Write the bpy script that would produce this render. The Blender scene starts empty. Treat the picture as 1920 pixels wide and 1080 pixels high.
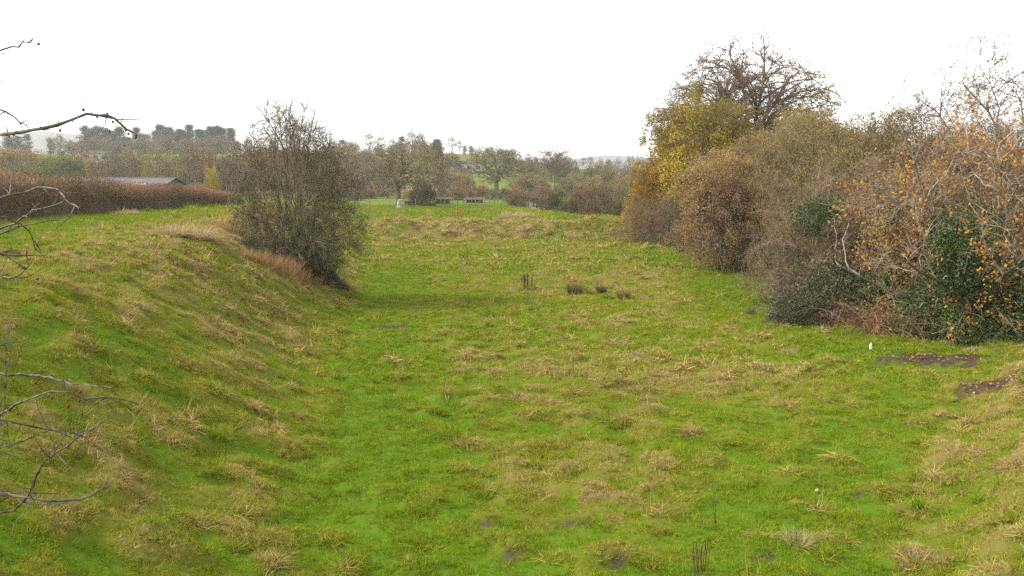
import bpy, math
import numpy as np
from math import radians as rad, pi

# ------------------------------------------------------------------ camera, sky, sun, exposure
sc = bpy.context.scene
COL = sc.collection
FPX = 1732.0                                  # focal length in pixels of a 1920 px wide picture
PITCH = math.atan(210 / FPX)
CAM = np.array([0.0, 0.0, 5.0])
cd = bpy.data.cameras.new('camera'); cam = bpy.data.objects.new('camera', cd); COL.objects.link(cam)
cd.sensor_width = 36.0; cd.lens = 36.0 * FPX / 1920; cd.clip_start = 0.05; cd.clip_end = 8000
cam.location = CAM; cam.rotation_euler = (pi / 2 - PITCH, 0, 0); sc.camera = cam

SUN_EL, SUN_AZ = rad(40), math.atan2(-0.1, -1.0)     # soft light from the left
w = bpy.data.worlds.new('World'); sc.world = w; w.use_nodes = True
N = w.node_tree.nodes; Lk = w.node_tree.links; N.clear()
wo = N.new('ShaderNodeOutputWorld'); bg = N.new('ShaderNodeBackground'); bg.inputs['Strength'].default_value = 0.1
sky = N.new('ShaderNodeTexSky'); sky.sky_type = 'NISHITA'; sky.sun_disc = False
sky.sun_elevation = SUN_EL; sky.sun_rotation = pi / 2 - SUN_AZ; sky.dust_density = 4
hs = N.new('ShaderNodeHueSaturation'); hs.inputs['Saturation'].default_value = 0.25
tc = N.new('ShaderNodeTexCoord'); mp = N.new('ShaderNodeMapping'); mp.inputs['Scale'].default_value = (1, 1, 3.5)
nz = N.new('ShaderNodeTexNoise'); nz.inputs['Scale'].default_value = 2.2; nz.inputs['Detail'].default_value = 4
cr = N.new('ShaderNodeValToRGB')
cr.color_ramp.elements[0].position = 0.3; cr.color_ramp.elements[0].color = (0.88, 0.885, 0.91, 1)
cr.color_ramp.elements[1].position = 0.7; cr.color_ramp.elements[1].color = (1, 1, 1, 1)
ml = N.new('ShaderNodeVectorMath'); ml.operation = 'SCALE'; ml.inputs['Scale'].default_value = 4.3
mx = N.new('ShaderNodeMix'); mx.data_type = 'RGBA'; mx.inputs[0].default_value = 0.88
Lk.new(tc.outputs['Generated'], mp.inputs[0]); Lk.new(mp.outputs[0], nz.inputs['Vector']); Lk.new(nz.outputs[0], cr.inputs[0])
Lk.new(cr.outputs[0], ml.inputs[0]); Lk.new(sky.outputs[0], hs.inputs['Color'])
Lk.new(hs.outputs[0], mx.inputs[6]); Lk.new(ml.outputs[0], mx.inputs[7]); Lk.new(mx.outputs[2], bg.inputs['Color'])
Lk.new(bg.outputs[0], wo.inputs['Surface'])

sl = bpy.data.lights.new('sun', 'SUN'); sl.energy = 1.5; sl.angle = rad(12); sl.color = (1.0, 0.95, 0.87)
so = bpy.data.objects.new('sun', sl); COL.objects.link(so)
from mathutils import Vector
so.location = (-40, 5, 60)
sdir = Vector((math.cos(SUN_AZ) * math.cos(SUN_EL), math.sin(SUN_AZ) * math.cos(SUN_EL), math.sin(SUN_EL)))
so.rotation_euler = sdir.to_track_quat('Z', 'Y').to_euler()
vs = sc.view_settings
vs.view_transform = 'Standard'; vs.look = 'None'; vs.exposure = 2.32; vs.gamma = 1.0; vs.use_curve_mapping = False
sc.cycles.max_bounces = 6; sc.cycles.diffuse_bounces = 3; sc.cycles.volume_bounces = 1
sc.cycles.transparent_max_bounces = 8; sc.cycles.caustics_reflective = False; sc.cycles.caustics_refractive = False
sc.cycles.use_denoising = False; sc.cycles.use_adaptive_sampling = False

# ------------------------------------------------------------------ numpy helpers
def smooth(x, a, b):
    t = np.clip((np.asarray(x, float) - a) / (b - a), 0, 1); return t * t * (3 - 2 * t)

def vnoise(x, y, seed=0):
    x = np.asarray(x, float); y = np.asarray(y, float)
    xi = np.floor(x).astype(np.int64); yi = np.floor(y).astype(np.int64)
    fx = x - xi; fy = y - yi; fx = fx * fx * (3 - 2 * fx); fy = fy * fy * (3 - 2 * fy)
    def h(a, b):
        n = (a * 374761393 + b * 668265263 + seed * 1442695041) & 0x7fffffff
        n = ((n ^ (n >> 13)) * 1274126177) & 0x7fffffff
        return ((n ^ (n >> 16)) & 0xffff) / 65535.0
    return (h(xi, yi) * (1 - fx) + h(xi + 1, yi) * fx) * (1 - fy) + (h(xi, yi + 1) * (1 - fx) + h(xi + 1, yi + 1) * fx) * fy

def fbm(x, y, seed=0, o=3):
    s = 0; a = 1; t = 0
    for i in range(o):
        s = s + a * vnoise(x * 2 ** i + 17 * i, y * 2 ** i - 9 * i, seed + i); t += a; a *= .55
    return s / t

def nrm(v): return v / np.maximum(np.linalg.norm(v, axis=-1, keepdims=True), 1e-9)

# ------------------------------------------------------------------ the lie of the land
def lin(y, tab): return np.interp(y, [a for a, b in tab], [b for a, b in tab])
TOE = [(-5, -1.0), (11, -2.2), (18, -3.4), (30, -5.3), (37, -6), (50, -7.5), (72, -10.5), (84, -16), (200, -30)]
CREST = [(-5, -9), (11, -10), (20, -10.8), (33, -11), (45, -12.5), (60, -14.5), (72, -17), (84, -24), (200, -60)]
PLAT = [(-5, 3.3), (20, 3.1), (42, 3.0), (63, 2.75), (75, 2.5), (92, 1.5), (118, 1.0), (200, .6)]
def base_h(x, y):
    x = np.asarray(x, float); y = np.asarray(y, float)
    wob = (fbm(x * .05 + 3, y * .12, 5) - .5) * 2.0
    toe = lin(y, TOE) + wob; crest = lin(y, CREST) + wob
    t = np.clip((toe - x) / (toe - crest), 0, 1)
    zl = lin(y, PLAT) * (t * t * (3 - 2 * t) * .8 + t * .2)
    wy = (fbm(x * .15, y * .05, 8) - .5) * 5
    farb = 1.18 * smooth(y + wy * .5, 72.5, 76.2) * (1 - .2 * smooth(y, 95, 130))      # cross bank and field behind it
    lip = np.interp(x, [-30, 0, 6, 13, 40], [300, 121, 89, 85, 82])             # the field ends in a straw lip
    farb = farb - 1.5 * smooth(y - lip, 0, 7) * smooth(x, -2, 3)
    z = np.maximum(zl, farb)
    xr = 4.75 + (np.clip(y, 0, 24) - 11) * .50                                    # low bank on the right
    zr = .9 * smooth(x - xr, 0, 3.6) * (1 - smooth(y, 19, 25)) + 1.3 * smooth(x, 12.5, 20) * smooth(y, 16, 24)
    z = z + zr * (1 - smooth(y, 70, 85))
    near = 3.4 * (1 - smooth(y, 1.5, 9.5))                                       # bank the camera stands on
    z = np.maximum(z, near) + .25 * np.minimum(z, near)
    edge = 60 + 60 * smooth(y, 200, 500)
    hill = 14 * smooth(y, 185, 430) * (1 - smooth(x - edge * .5 + 10, -70, 60))
    return z + hill
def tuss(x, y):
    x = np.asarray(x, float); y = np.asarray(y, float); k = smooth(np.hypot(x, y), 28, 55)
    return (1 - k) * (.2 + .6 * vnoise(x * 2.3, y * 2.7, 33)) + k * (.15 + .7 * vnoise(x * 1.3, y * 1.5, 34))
def height(x, y):
    z = base_h(x, y)
    d = np.hypot(x, y); k = 1 - smooth(d, 110, 170)
    b = (fbm(np.asarray(x) * .28, np.asarray(y) * .28, 21) - .5) * .17
    t = np.clip(tuss(x, y) - .36, 0, 1) * .64
    far = smooth(d, 35, 70)
    t2 = np.clip(fbm(np.asarray(x) * .6, np.asarray(y) * .7, 37, 2) - .5, 0, 1) * .9 * smooth(y, 66, 74) * (1 - smooth(y, 82, 90))
    return z + k * (b + t * (1 - .4 * far) * (.48 + .45 * dryness(x, y)) + t2)
def dryness(x, y):
    x = np.asarray(x, float); y = np.asarray(y, float)
    toe = lin(y, TOE); crest = lin(y, CREST)
    slope = smooth(toe - x, -.3, 2.5) * (1 - smooth(crest - x, -1, 3))
    d = .185 + .17 * slope
    d += .45 * np.exp(-(((x + 11.2) / 2.2) ** 2 + ((y - 37) / 6) ** 2))
    d -= .34 * np.exp(-((x - toe - 1.0) / 1.3) ** 2) * (1 - smooth(y, 42, 60))      # wet green toe line
    d -= .40 * smooth(crest - x, 2.5, 6.5) * (1 - .4 * smooth(y, 70, 90))           # mown path by the hedge
    d += .36 * smooth(y, 71, 73) * (1 - smooth(y, 77.5, 80)) * smooth(x, -13, -9)  # cross bank face
    d += .30 * np.exp(-(((x - .8) / 3.4) ** 2 + ((y - 82) / 5) ** 2))
    lip = np.interp(x, [-30, 0, 6, 13, 40], [300, 121, 89, 85, 82])
    d += .75 * np.exp(-((y - lip + .5) / 1.5) ** 2) * smooth(x, -1, 2) - .3 * smooth(y - lip, 2, 5)
    d -= .22 * smooth(y, 79, 82) * smooth(x, 1, 5) + .16 * smooth(y, 77, 84)
    xr = 4.75 + (np.clip(y, 0, 24) - 11) * .50
    d += .27 * smooth(x - xr, -.2, 1.2) * (1 - smooth(y, 18, 23)) + .16 * np.exp(-((x - xr - .25) / .35) ** 2) * (1 - smooth(y, 17, 21))
    d -= .26 * smooth(x, 6.5, 9.5) * smooth(y, 22, 26) * (1 - smooth(y, 55, 64))
    d -= .22 * np.exp(-((x - xr + 1.3) / 1.2) ** 2) * (1 - smooth(y, 22, 26))
    d += .22 * np.exp(-(((x - 5) / 5) ** 2 + ((y - 44) / 6) ** 2)) + .2 * np.exp(-(((x - .5) / 3.0) ** 2 + ((y - 15.5) / 1.7) ** 2))
    d += .22 * np.exp(-(((x - 2.5) / 5) ** 2 + ((y - 23) / 3.2) ** 2))
    n1 = fbm(x * .22, y * .22, 51) - .5; n2 = fbm(x * 1.1, y * 1.25, 61, 2) - .5; n3 = vnoise(x * 3.3, y * 3.6, 71) - .5
    d = d + .6 * smooth(np.hypot(x, y), 165, 200)
    return np.clip(d + .01 + .44 * n1 + .28 * n2 + .50 * n3 + .80 * (tuss(x, y) - .5), 0, 1)  # colour adds to tussock shading: straw tops, darker green hollows
SPOTS = []                                    # trodden earth and molehills: x, y, radii; filled in below
def bare(x, y):
    m = np.zeros(np.broadcast(x, y).shape)
    k = 1 + .8 * (vnoise(np.asarray(x) * 2.6, np.asarray(y) * 2.6, 91) - .5) + .7 * (vnoise(np.asarray(x) * 6.5, np.asarray(y) * 6.5, 93) - .5)
    for a, b, rx, ry in SPOTS:
        e = np.sqrt(((x - a) / rx) ** 2 + ((y - b) / ry) ** 2) * k
        m = np.maximum(m, 1 - smooth(e, .75, 1.1))
    return m

def ray(u, v):
    cx = (u - 960) / FPX; cy = (540 - v) / FPX
    return np.array([cx, math.cos(PITCH) + cy * math.sin(PITCH), -math.sin(PITCH) + cy * math.cos(PITCH)])
def at(u, v, Y):                              # the point seen at a picture position, Y metres ahead
    d = ray(u, v); return CAM + d * (Y / d[1])
def ground(u, v):                             # where the line of sight meets the land
    d = ray(u, v); s = np.linspace(6, 260, 5000); p = CAM + d[None] * (s / d[1])[:, None]
    below = p[:, 2] < height(p[:, 0], p[:, 1]); i = int(np.argmax(below)); return p[i]
for u_, v_, rx_, ry_ in ((1728, 679, 1.25, .95), (1800, 666, .8, .5), (1880, 722, 1.1, .8), (1612, 932, .17, .11), (1715, 902, .14, .11), (1712, 918, .16, .09), (1075, 985, .18, .12), (1150, 1052, .2, .11), (966, 1050, .13, .08), (735, 616, .55, .25), (1335, 912, .14, .08), (1640, 800, .2, .1), (1445, 1045, .15, .12), (905, 980, .12, .08)):
    p_ = ground(u_, v_); SPOTS.append((p_[0], p_[1], rx_, ry_))
def gz(x, y): return float(height(np.array([x]), np.array([y]))[0])

# ------------------------------------------------------------------ materials
def newmat(name):
    m = bpy.data.materials.new(name); m.use_nodes = True; m.node_tree.nodes.clear(); return m, m.node_tree.nodes, m.node_tree.links
def ramp(n, stops):
    r = n.new('ShaderNodeValToRGB'); e = r.color_ramp.elements
    while len(e) < len(stops): e.new(.5)
    for i, (p, c) in enumerate(stops): e[i].position = p; e[i].color = (*c, 1)
    return r
def leafmat(name, stops, trans=.28, rough=.7, spec=.06):
    m, n, l = newmat(name); o = n.new('ShaderNodeOutputMaterial')
    a = n.new('ShaderNodeAttribute'); a.attribute_name = 'tone'
    r = ramp(n, stops); l.new(a.outputs['Fac'], r.inputs[0])
    oi = n.new('ShaderNodeObjectInfo'); mu = n.new('ShaderNodeMix'); mu.data_type = 'RGBA'; mu.blend_type = 'MULTIPLY'; mu.inputs[0].default_value = 1
    l.new(r.outputs[0], mu.inputs[6]); l.new(oi.outputs['Color'], mu.inputs[7])
    p = n.new('ShaderNodeBsdfPrincipled'); p.inputs['Roughness'].default_value = rough; p.inputs['Specular IOR Level'].default_value = spec
    t = n.new('ShaderNodeBsdfTranslucent'); s = n.new('ShaderNodeMixShader'); s.inputs[0].default_value = trans
    l.new(mu.outputs[2], p.inputs['Base Color']); l.new(mu.outputs[2], t.inputs['Color'])
    l.new(p.outputs[0], s.inputs[1]); l.new(t.outputs[0], s.inputs[2]); l.new(s.outputs[0], o.inputs['Surface'])
    return m
def barkmat(name, c1, c2, scale=6.0, c3=None):
    m, n, l = newmat(name); o = n.new('ShaderNodeOutputMaterial'); p = n.new('ShaderNodeBsdfPrincipled')
    t = n.new('ShaderNodeTexCoord'); z = n.new('ShaderNodeTexNoise'); z.inputs['Scale'].default_value = scale; z.inputs['Detail'].default_value = 5
    st = [(.35, c1), (.62, c2)] + ([(.72, c3)] if c3 else [])
    r = ramp(n, st); l.new(t.outputs['Object'], z.inputs['Vector']); l.new(z.outputs[0], r.inputs[0])
    b = n.new('ShaderNodeBump'); b.inputs['Strength'].default_value = .5; b.inputs['Distance'].default_value = .02
    l.new(z.outputs[0], b.inputs['Height']); l.new(b.outputs[0], p.inputs['Normal'])
    l.new(r.outputs[0], p.inputs['Base Color']); p.inputs['Roughness'].default_value = .9; p.inputs['Specular IOR Level'].default_value = .08
    l.new(p.outputs[0], o.inputs['Surface']); return m
def plainmat(name, c1, c2, scale=8.0, rough=.8, bump=.3):
    m = barkmat(name, c1, c2, scale); m.node_tree.nodes['Principled BSDF'].inputs['Roughness'].default_value = rough
    return m

GREEN, LUSH, OLIVE, STRAW, BROWN = (.190, .212, .013), (.132, .196, .010), (.250, .225, .032), (.37, .28, .118), (.15, .095, .045)
def grassmat(name, blade):
    m, n, l = newmat(name); o = n.new('ShaderNodeOutputMaterial')
    a = n.new('ShaderNodeAttribute'); a.attribute_name = 'dry'
    if blade: a.attribute_type = 'INSTANCER'
    g = n.new('ShaderNodeNewGeometry')
    z = n.new('ShaderNodeTexNoise'); z.inputs['Scale'].default_value = 2.4; z.inputs['Detail'].default_value = 6; z.inputs['Roughness'].default_value = .65
    l.new(g.outputs['Position'], z.inputs['Vector'])
    m1 = n.new('ShaderNodeMath'); m1.operation = 'MULTIPLY_ADD'; m1.inputs[1].default_value = .55; m1.inputs[2].default_value = -.275
    l.new(z.outputs[0], m1.inputs[0])
    m2 = n.new('ShaderNodeMath'); m2.operation = 'ADD'; l.new(a.outputs['Fac'], m2.inputs[0]); l.new(m1.outputs[0], m2.inputs[1])
    last = m2; val = None
    if blade:
        b = n.new('ShaderNodeAttribute'); b.attribute_name = 'tone'
        m3 = n.new('ShaderNodeMath'); m3.operation = 'MULTIPLY_ADD'; m3.inputs[1].default_value = .5; m3.inputs[2].default_value = -.25
        l.new(b.outputs['Fac'], m3.inputs[0]); m4 = n.new('ShaderNodeMath'); m4.operation = 'ADD'
        l.new(m2.outputs[0], m4.inputs[0]); l.new(m3.outputs[0], m4.inputs[1]); last = m4
        v1 = n.new('ShaderNodeMath'); v1.operation = 'MULTIPLY'; v1.inputs[1].default_value = 7.31; l.new(b.outputs['Fac'], v1.inputs[0])
        v2 = n.new('ShaderNodeMath'); v2.operation = 'FRACT'; l.new(v1.outputs[0], v2.inputs[0])
        val = n.new('ShaderNodeMapRange'); val.inputs['To Min'].default_value = .5; val.inputs['To Max'].default_value = 1.45; l.new(v2.outputs[0], val.inputs['Value'])
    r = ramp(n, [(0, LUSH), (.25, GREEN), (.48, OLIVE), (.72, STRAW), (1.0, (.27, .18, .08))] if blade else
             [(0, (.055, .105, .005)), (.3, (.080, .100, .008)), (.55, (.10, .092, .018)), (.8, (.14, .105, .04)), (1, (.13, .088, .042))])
    l.new(last.outputs[0], r.inputs[0]); col = r.outputs[0]
    if val:
        vm = n.new('ShaderNodeVectorMath'); vm.operation = 'SCALE'; l.new(col, vm.inputs[0]); l.new(val.outputs[0], vm.inputs['Scale']); col = vm.outputs[0]
    p = n.new('ShaderNodeBsdfPrincipled'); p.inputs['Roughness'].default_value = .8; p.inputs['Specular IOR Level'].default_value = .03
    if blade:
        t = n.new('ShaderNodeBsdfTranslucent'); s = n.new('ShaderNodeMixShader'); s.inputs[0].default_value = .3
        l.new(col, p.inputs['Base Color']); l.new(col, t.inputs['Color'])
        l.new(p.outputs[0], s.inputs[1]); l.new(t.outputs[0], s.inputs[2]); l.new(s.outputs[0], o.inputs['Surface'])
    else:
        ba = n.new('ShaderNodeAttribute'); ba.attribute_name = 'bare'
        z2 = n.new('ShaderNodeTexNoise'); z2.inputs['Scale'].default_value = 9; z2.inputs['Detail'].default_value = 6
        l.new(g.outputs['Position'], z2.inputs['Vector'])
        er = ramp(n, [(.3, (.030, .021, .013)), (.7, (.068, .048, .031))]); l.new(z2.outputs[0], er.inputs[0])
        mm = n.new('ShaderNodeMix'); mm.data_type = 'RGBA'; l.new(ba.outputs['Fac'], mm.inputs[0]); l.new(col, mm.inputs[6]); l.new(er.outputs[0], mm.inputs[7])
        l.new(mm.outputs[2], p.inputs['Base Color'])
        bu = n.new('ShaderNodeBump'); bu.inputs['Strength'].default_value = .6; bu.inputs['Distance'].default_value = .08
        l.new(z2.outputs[0], bu.inputs['Height']); l.new(bu.outputs[0], p.inputs['Normal']); l.new(p.outputs[0], o.inputs['Surface'])
    return m

M = {}
M['ground'] = grassmat('meadow_soil_and_thatch', False); M['blade'] = grassmat('grass_blades', True)
M['bark_grey'] = barkmat('grey_bark', (.11, .095, .07), (.20, .18, .13), 5, (.22, .24, .12))
M['bark_pale'] = barkmat('pale_bare_bark', (.15, .125, .095), (.33, .29, .24), 7)
M['bark_dark'] = barkmat('dark_wet_bark', (.05, .042, .032), (.10, .085, .06), 5)
M['bark_oak'] = barkmat('mossy_oak_bark', (.075, .065, .045), (.15, .14, .08), 2.5, (.20, .21, .11))
M['twig_olive'] = barkmat('olive_twigs', (.12, .10, .055), (.20, .175, .095), 3)
M['twig_brown'] = barkmat('brown_twigs', (.115, .082, .052), (.21, .158, .11), 3)
M['twig_purple'] = barkmat('purplish_twigs', (.11, .078, .06), (.19, .145, .115), 3)
M['twig_rust'] = barkmat('rusty_dead_stems', (.16, .075, .045), (.30, .16, .09), 3)
M['twig_ash'] = barkmat('ash_twigs', (.095, .072, .055), (.165, .13, .10), 3)
M['twig_orange'] = barkmat('grey_brown_twigs', (.12, .09, .065), (.25, .205, .16), 3)
M['twig_bush'] = barkmat('hawthorn_twigs', (.10, .078, .05), (.18, .145, .095), 3)
M['near_bark'] = barkmat('lichened_hawthorn_bark', (.055, .043, .036), (.14, .12, .095), 30, (.18, .17, .065))
M['leaf_hawthorn'] = leafmat('hawthorn_leaves', [(0, (.035, .042, .014)), (.5, (.068, .072, .022)), (.85, (.115, .105, .035)), (1, (.33, .32, .13))])
M['leaf_ochre'] = leafmat('ochre_brown_leaves', [(0, (.08, .055, .028)), (.35, (.19, .135, .066)), (.7, (.29, .21, .095)), (.9, (.32, .255, .07)), (1, (.15, .17, .04))])
M['leaf_orange'] = leafmat('orange_leaves', [(0, (.19, .075, .022)), (.4, (.34, .14, .028)), (.75, (.38, .21, .04)), (.92, (.36, .26, .05)), (1, (.42, .26, .15))])
M['leaf_maple'] = leafmat('yellow_green_leaves', [(0, (.10, .085, .016)), (.35, (.22, .155, .02)), (.7, (.42, .27, .022)), (1, (.52, .35, .035))])
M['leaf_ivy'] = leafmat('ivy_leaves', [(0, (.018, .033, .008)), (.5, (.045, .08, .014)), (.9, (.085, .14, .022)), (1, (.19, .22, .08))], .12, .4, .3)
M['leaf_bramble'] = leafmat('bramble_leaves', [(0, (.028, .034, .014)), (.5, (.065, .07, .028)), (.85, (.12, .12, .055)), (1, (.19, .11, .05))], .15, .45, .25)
M['leaf_far'] = leafmat('distant_foliage', [(0, (.08, .07, .035)), (.5, (.17, .145, .07)), (1, (.27, .235, .11))])
M['leaf_pine'] = leafmat('pine_needles', [(0, (.025, .037, .022)), (.6, (.05, .068, .035)), (1, (.085, .10, .05))], .1)
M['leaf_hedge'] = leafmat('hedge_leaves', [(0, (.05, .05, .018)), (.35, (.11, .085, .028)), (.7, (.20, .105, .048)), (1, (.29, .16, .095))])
M['leaf_keys'] = leafmat('ash_keys', [(0, (.075, .045, .035)), (1, (.20, .13, .095))])
M['berry'] = plainmat('red_haws', (.08, .008, .012), (.15, .014, .02), 20, .4)
M['straw'] = leafmat('straw_blades', [(0, (.20, .13, .06)), (.5, (.38, .28, .14)), (1, (.52, .42, .24))])
M['bracken'] = leafmat('dead_bracken', [(0, (.18, .095, .04)), (.5, (.30, .18, .08)), (1, (.42, .28, .13))])
M['rush'] = leafmat('rush_stems', [(0, (.045, .048, .014)), (.6, (.10, .09, .03)), (1, (.27, .18, .08))])
M['weed'] = barkmat('dead_weed_stems', (.05, .03, .02), (.10, .06, .04), 10)
M['fallen'] = leafmat('fallen_leaf', [(0, (.18, .08, .03)), (.5, (.28, .15, .06)), (1, (.36, .25, .13))])
M['post'] = barkmat('weathered_post_wood', (.16, .12, .09), (.28, .23, .18), 4)
M['stake'] = barkmat('red_brown_stake', (.17, .075, .04), (.26, .13, .08), 4)
M['stump'] = barkmat('pale_stump_wood', (.20, .16, .14), (.32, .27, .24), 3)
M['white'] = plainmat('white_stone', (.62, .60, .57), (.82, .81, .79), 14, .7)
M['roof'] = barkmat('fibre_cement_roof', (.075, .07, .075), (.11, .105, .11), .6)
M['skylight'] = plainmat('translucent_roof_sheet', (.17, .17, .15), (.24, .24, .21), 1.5, .8)
M['cladding'] = barkmat('olive_barn_cladding', (.085, .095, .06), (.13, .14, .09), 1)
M['render'] = plainmat('pale_house_render', (.30, .28, .26), (.40, .38, .35), 1)
M['tile'] = barkmat('brown_roof_covering', (.05, .038, .028), (.08, .062, .047), 1)
M['glass'] = plainmat('dark_window_glass', (.03, .035, .04), (.05, .055, .06), 1, .1)
M['hill'] = barkmat('far_hillside', (.05, .048, .045), (.08, .076, .068), .006)
M['wire'] = plainmat('galvanised_wire', (.25, .25, .25), (.35, .35, .35), 3, .5)
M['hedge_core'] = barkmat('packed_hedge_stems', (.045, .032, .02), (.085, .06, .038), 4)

# ------------------------------------------------------------------ mesh helpers
class Geo:
    def __init__(s): s.v = []; s.f4 = []; s.f3 = []; s.m4 = []; s.m3 = []; s.t = []; s.n = 0
    def add(s, v, f4=None, f3=None, mat=0, tone=None):
        v = np.asarray(v, float).reshape(-1, 3)
        if f4 is not None and len(f4): f4 = np.asarray(f4).reshape(-1, 4) + s.n; s.f4.append(f4); s.m4.append(np.full(len(f4), mat))
        if f3 is not None and len(f3): f3 = np.asarray(f3).reshape(-1, 3) + s.n; s.f3.append(f3); s.m3.append(np.full(len(f3), mat))
        s.v.append(v); s.t.append(np.full(len(v), .5) if tone is None else np.broadcast_to(tone, (len(v),))); s.n += len(v)
    def tubes(s, P, R, sides=3, mat=0):
        Nn, K, _ = P.shape
        T = nrm(np.gradient(P, axis=1)); ref = np.where(np.abs(T[:, :1, 2:3]) > .9, np.array([1., 0, 0]), np.array([0, 0, 1.]))
        ref = np.broadcast_to(ref, T.shape); U = nrm(np.cross(T, ref)); V = np.cross(T, U)
        a = np.arange(sides) * 2 * pi / sides
        vv = P[:, :, None] + R[:, :, None, None] * (np.cos(a)[:, None] * U[:, :, None] + np.sin(a)[:, None] * V[:, :, None])
        i = np.arange(Nn)[:, None, None] * K * sides + np.arange(K - 1)[:, None] * sides
        j = np.arange(sides); j2 = (j + 1) % sides
        f = np.stack([i + j, i + j2, i + sides + j2, i + sides + j], -1).reshape(-1, 4)
        s.add(vv, f, mat=mat)
    def leaves(s, p, size, rng, mat=0, tone=None, droop=0., aspect=.62, vert=0.):
        n = len(p); d = rng.normal(size=(n, 3)); d[:, 2] -= droop; d[:, 2] *= (1 - vert); d = nrm(d)
        q = nrm(np.cross(d, rng.normal(size=(n, 3)))); nn = np.cross(d, q); L = np.asarray(size) * rng.uniform(.65, 1.3, n)
        L = L[:, None]; wd = L * aspect * .5
        v = np.stack([p, p + d * L * .5 + q * wd + nn * L * .12, p + d * L, p + d * L * .5 - q * wd + nn * L * .12], 1)
        t = rng.uniform(0, 1, n) if tone is None else np.clip(tone, 0, 1)
        s.add(v, np.arange(4 * n).reshape(-1, 4), mat=mat, tone=np.repeat(t, 4))
    def box(s, lo, hi, mat=0):
        x0, y0, z0 = lo; x1, y1, z1 = hi
        s.add([(x0, y0, z0), (x1, y0, z0), (x1, y1, z0), (x0, y1, z0), (x0, y0, z1), (x1, y0, z1), (x1, y1, z1), (x0, y1, z1)],
              [(0, 3, 2, 1), (4, 5, 6, 7), (0, 1, 5, 4), (1, 2, 6, 5), (2, 3, 7, 6), (3, 0, 4, 7)], mat=mat)
    def mesh(s, name, mats, smooth_shade=False):
        me = bpy.data.meshes.new(name); v = np.concatenate(s.v)
        f4 = np.concatenate(s.f4) if s.f4 else np.zeros((0, 4), int); f3 = np.concatenate(s.f3) if s.f3 else np.zeros((0, 3), int)
        me.vertices.add(len(v)); me.vertices.foreach_set('co', v.astype(np.float32).ravel())
        me.loops.add(f4.size + f3.size); me.loops.foreach_set('vertex_index', np.concatenate([f4.ravel(), f3.ravel()]).astype(np.int32))
        me.polygons.add(len(f4) + len(f3))
        me.polygons.foreach_set('loop_start', np.concatenate([np.arange(len(f4)) * 4, f4.size + np.arange(len(f3)) * 3]).astype(np.int32))
        me.polygons.foreach_set('material_index', np.concatenate(s.m4 + s.m3).astype(np.int32))
        me.polygons.foreach_set('use_smooth', np.full(len(f4) + len(f3), smooth_shade))
        a = me.attributes.new('tone', 'FLOAT', 'POINT'); a.data.foreach_set('value', np.concatenate(s.t).astype(np.float32))
        for m in mats: me.materials.append(M[m])
        me.update(calc_edges=True); return me

def link(name, data, parent=None, **kw):
    o = bpy.data.objects.new(name, data); COL.objects.link(o)
    if parent is not None: o.parent = parent
    return tag(o, **kw)
def tag(o, label=None, cat=None, group=None, kind=None):
    if label: o['label'] = label
    if cat: o['category'] = cat
    if group: o['group'] = group
    if kind: o['kind'] = kind
    return o

# ------------------------------------------------------------------ ground sheet
def axis(fine0, fine1, step, lo, hi, grow=1.13):
    a = list(np.arange(fine0, fine1 + 1e-6, step)); s = step; x = a[-1]
    while x < hi: s *= grow; x += s; a.append(min(x, hi))
    s = step; x = a[0]; pre = []
    while x > lo: s *= grow; x -= s; pre.append(max(x, lo))
    return np.array(pre[::-1] + a)
gx = axis(-16, 15, .17, -2400, 2400, 1.09)
gy = np.concatenate([axis(6, 30, .15, -50, 30)[:-1], axis(30, 80, .27, 30, 2200, 1.05)])
GX, GY = np.meshgrid(gx, gy); Z = height(GX, GY)
far = np.hypot(GX, GY)
gv = np.stack([GX, GY, Z], -1).reshape(-1, 3); nx, ny = len(gx), len(gy)
ii = (np.arange(ny - 1)[:, None] * nx + np.arange(nx - 1)).ravel()
g = Geo(); g.add(gv, np.stack([ii, ii + 1, ii + nx + 1, ii + nx], -1))
me = g.mesh('ground', ['ground'], True)
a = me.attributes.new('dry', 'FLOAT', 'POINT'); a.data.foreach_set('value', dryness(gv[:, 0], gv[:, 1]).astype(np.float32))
a = me.attributes.new('bare', 'FLOAT', 'POINT'); a.data.foreach_set('value', bare(gv[:, 0], gv[:, 1]).astype(np.float32))
link('ground', me, kind='structure')

def sheet(x, y):
    i = np.clip(np.searchsorted(gx, x) - 1, 0, nx - 2); j = np.clip(np.searchsorted(gy, y) - 1, 0, ny - 2); a = (x - gx[i]) / (gx[i + 1] - gx[i]); b = (y - gy[j]) / (gy[j + 1] - gy[j])
    return (Z[j, i] * (1 - a) + Z[j, i + 1] * a) * (1 - b) + (Z[j + 1, i] * (1 - a) + Z[j + 1, i + 1] * a) * b
def hill(name, pts, depth, seed):            # a far ridge: crest profile along x, rounded front to back
    rng = np.random.default_rng(seed); xs = np.linspace(pts[0][0], pts[-1][0], 70); hz = np.interp(xs, [p[0] for p in pts], [p[1] for p in pts])
    hz = hz + (fbm(xs * .012, xs * 0, seed) - .5) * 10 * np.minimum(1, hz / 30)
    y0 = pts[0][2]; t = np.linspace(-1, 1, 25); prof = np.cos(t * pi / 2) ** 1.3
    X, T = np.meshgrid(xs, t); Zh = np.maximum(hz, 0)[None] * prof[:, None] - 2
    v = np.stack([X, y0 + T * depth, Zh], -1).reshape(-1, 3); n = len(xs)
    k = (np.arange(24)[:, None] * n + np.arange(n - 1)).ravel(); gg = Geo(); gg.add(v, np.stack([k, k + 1, k + n + 1, k + n], -1))
    link(name, gg.mesh(name, ['hill'], True), kind='structure')
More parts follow.
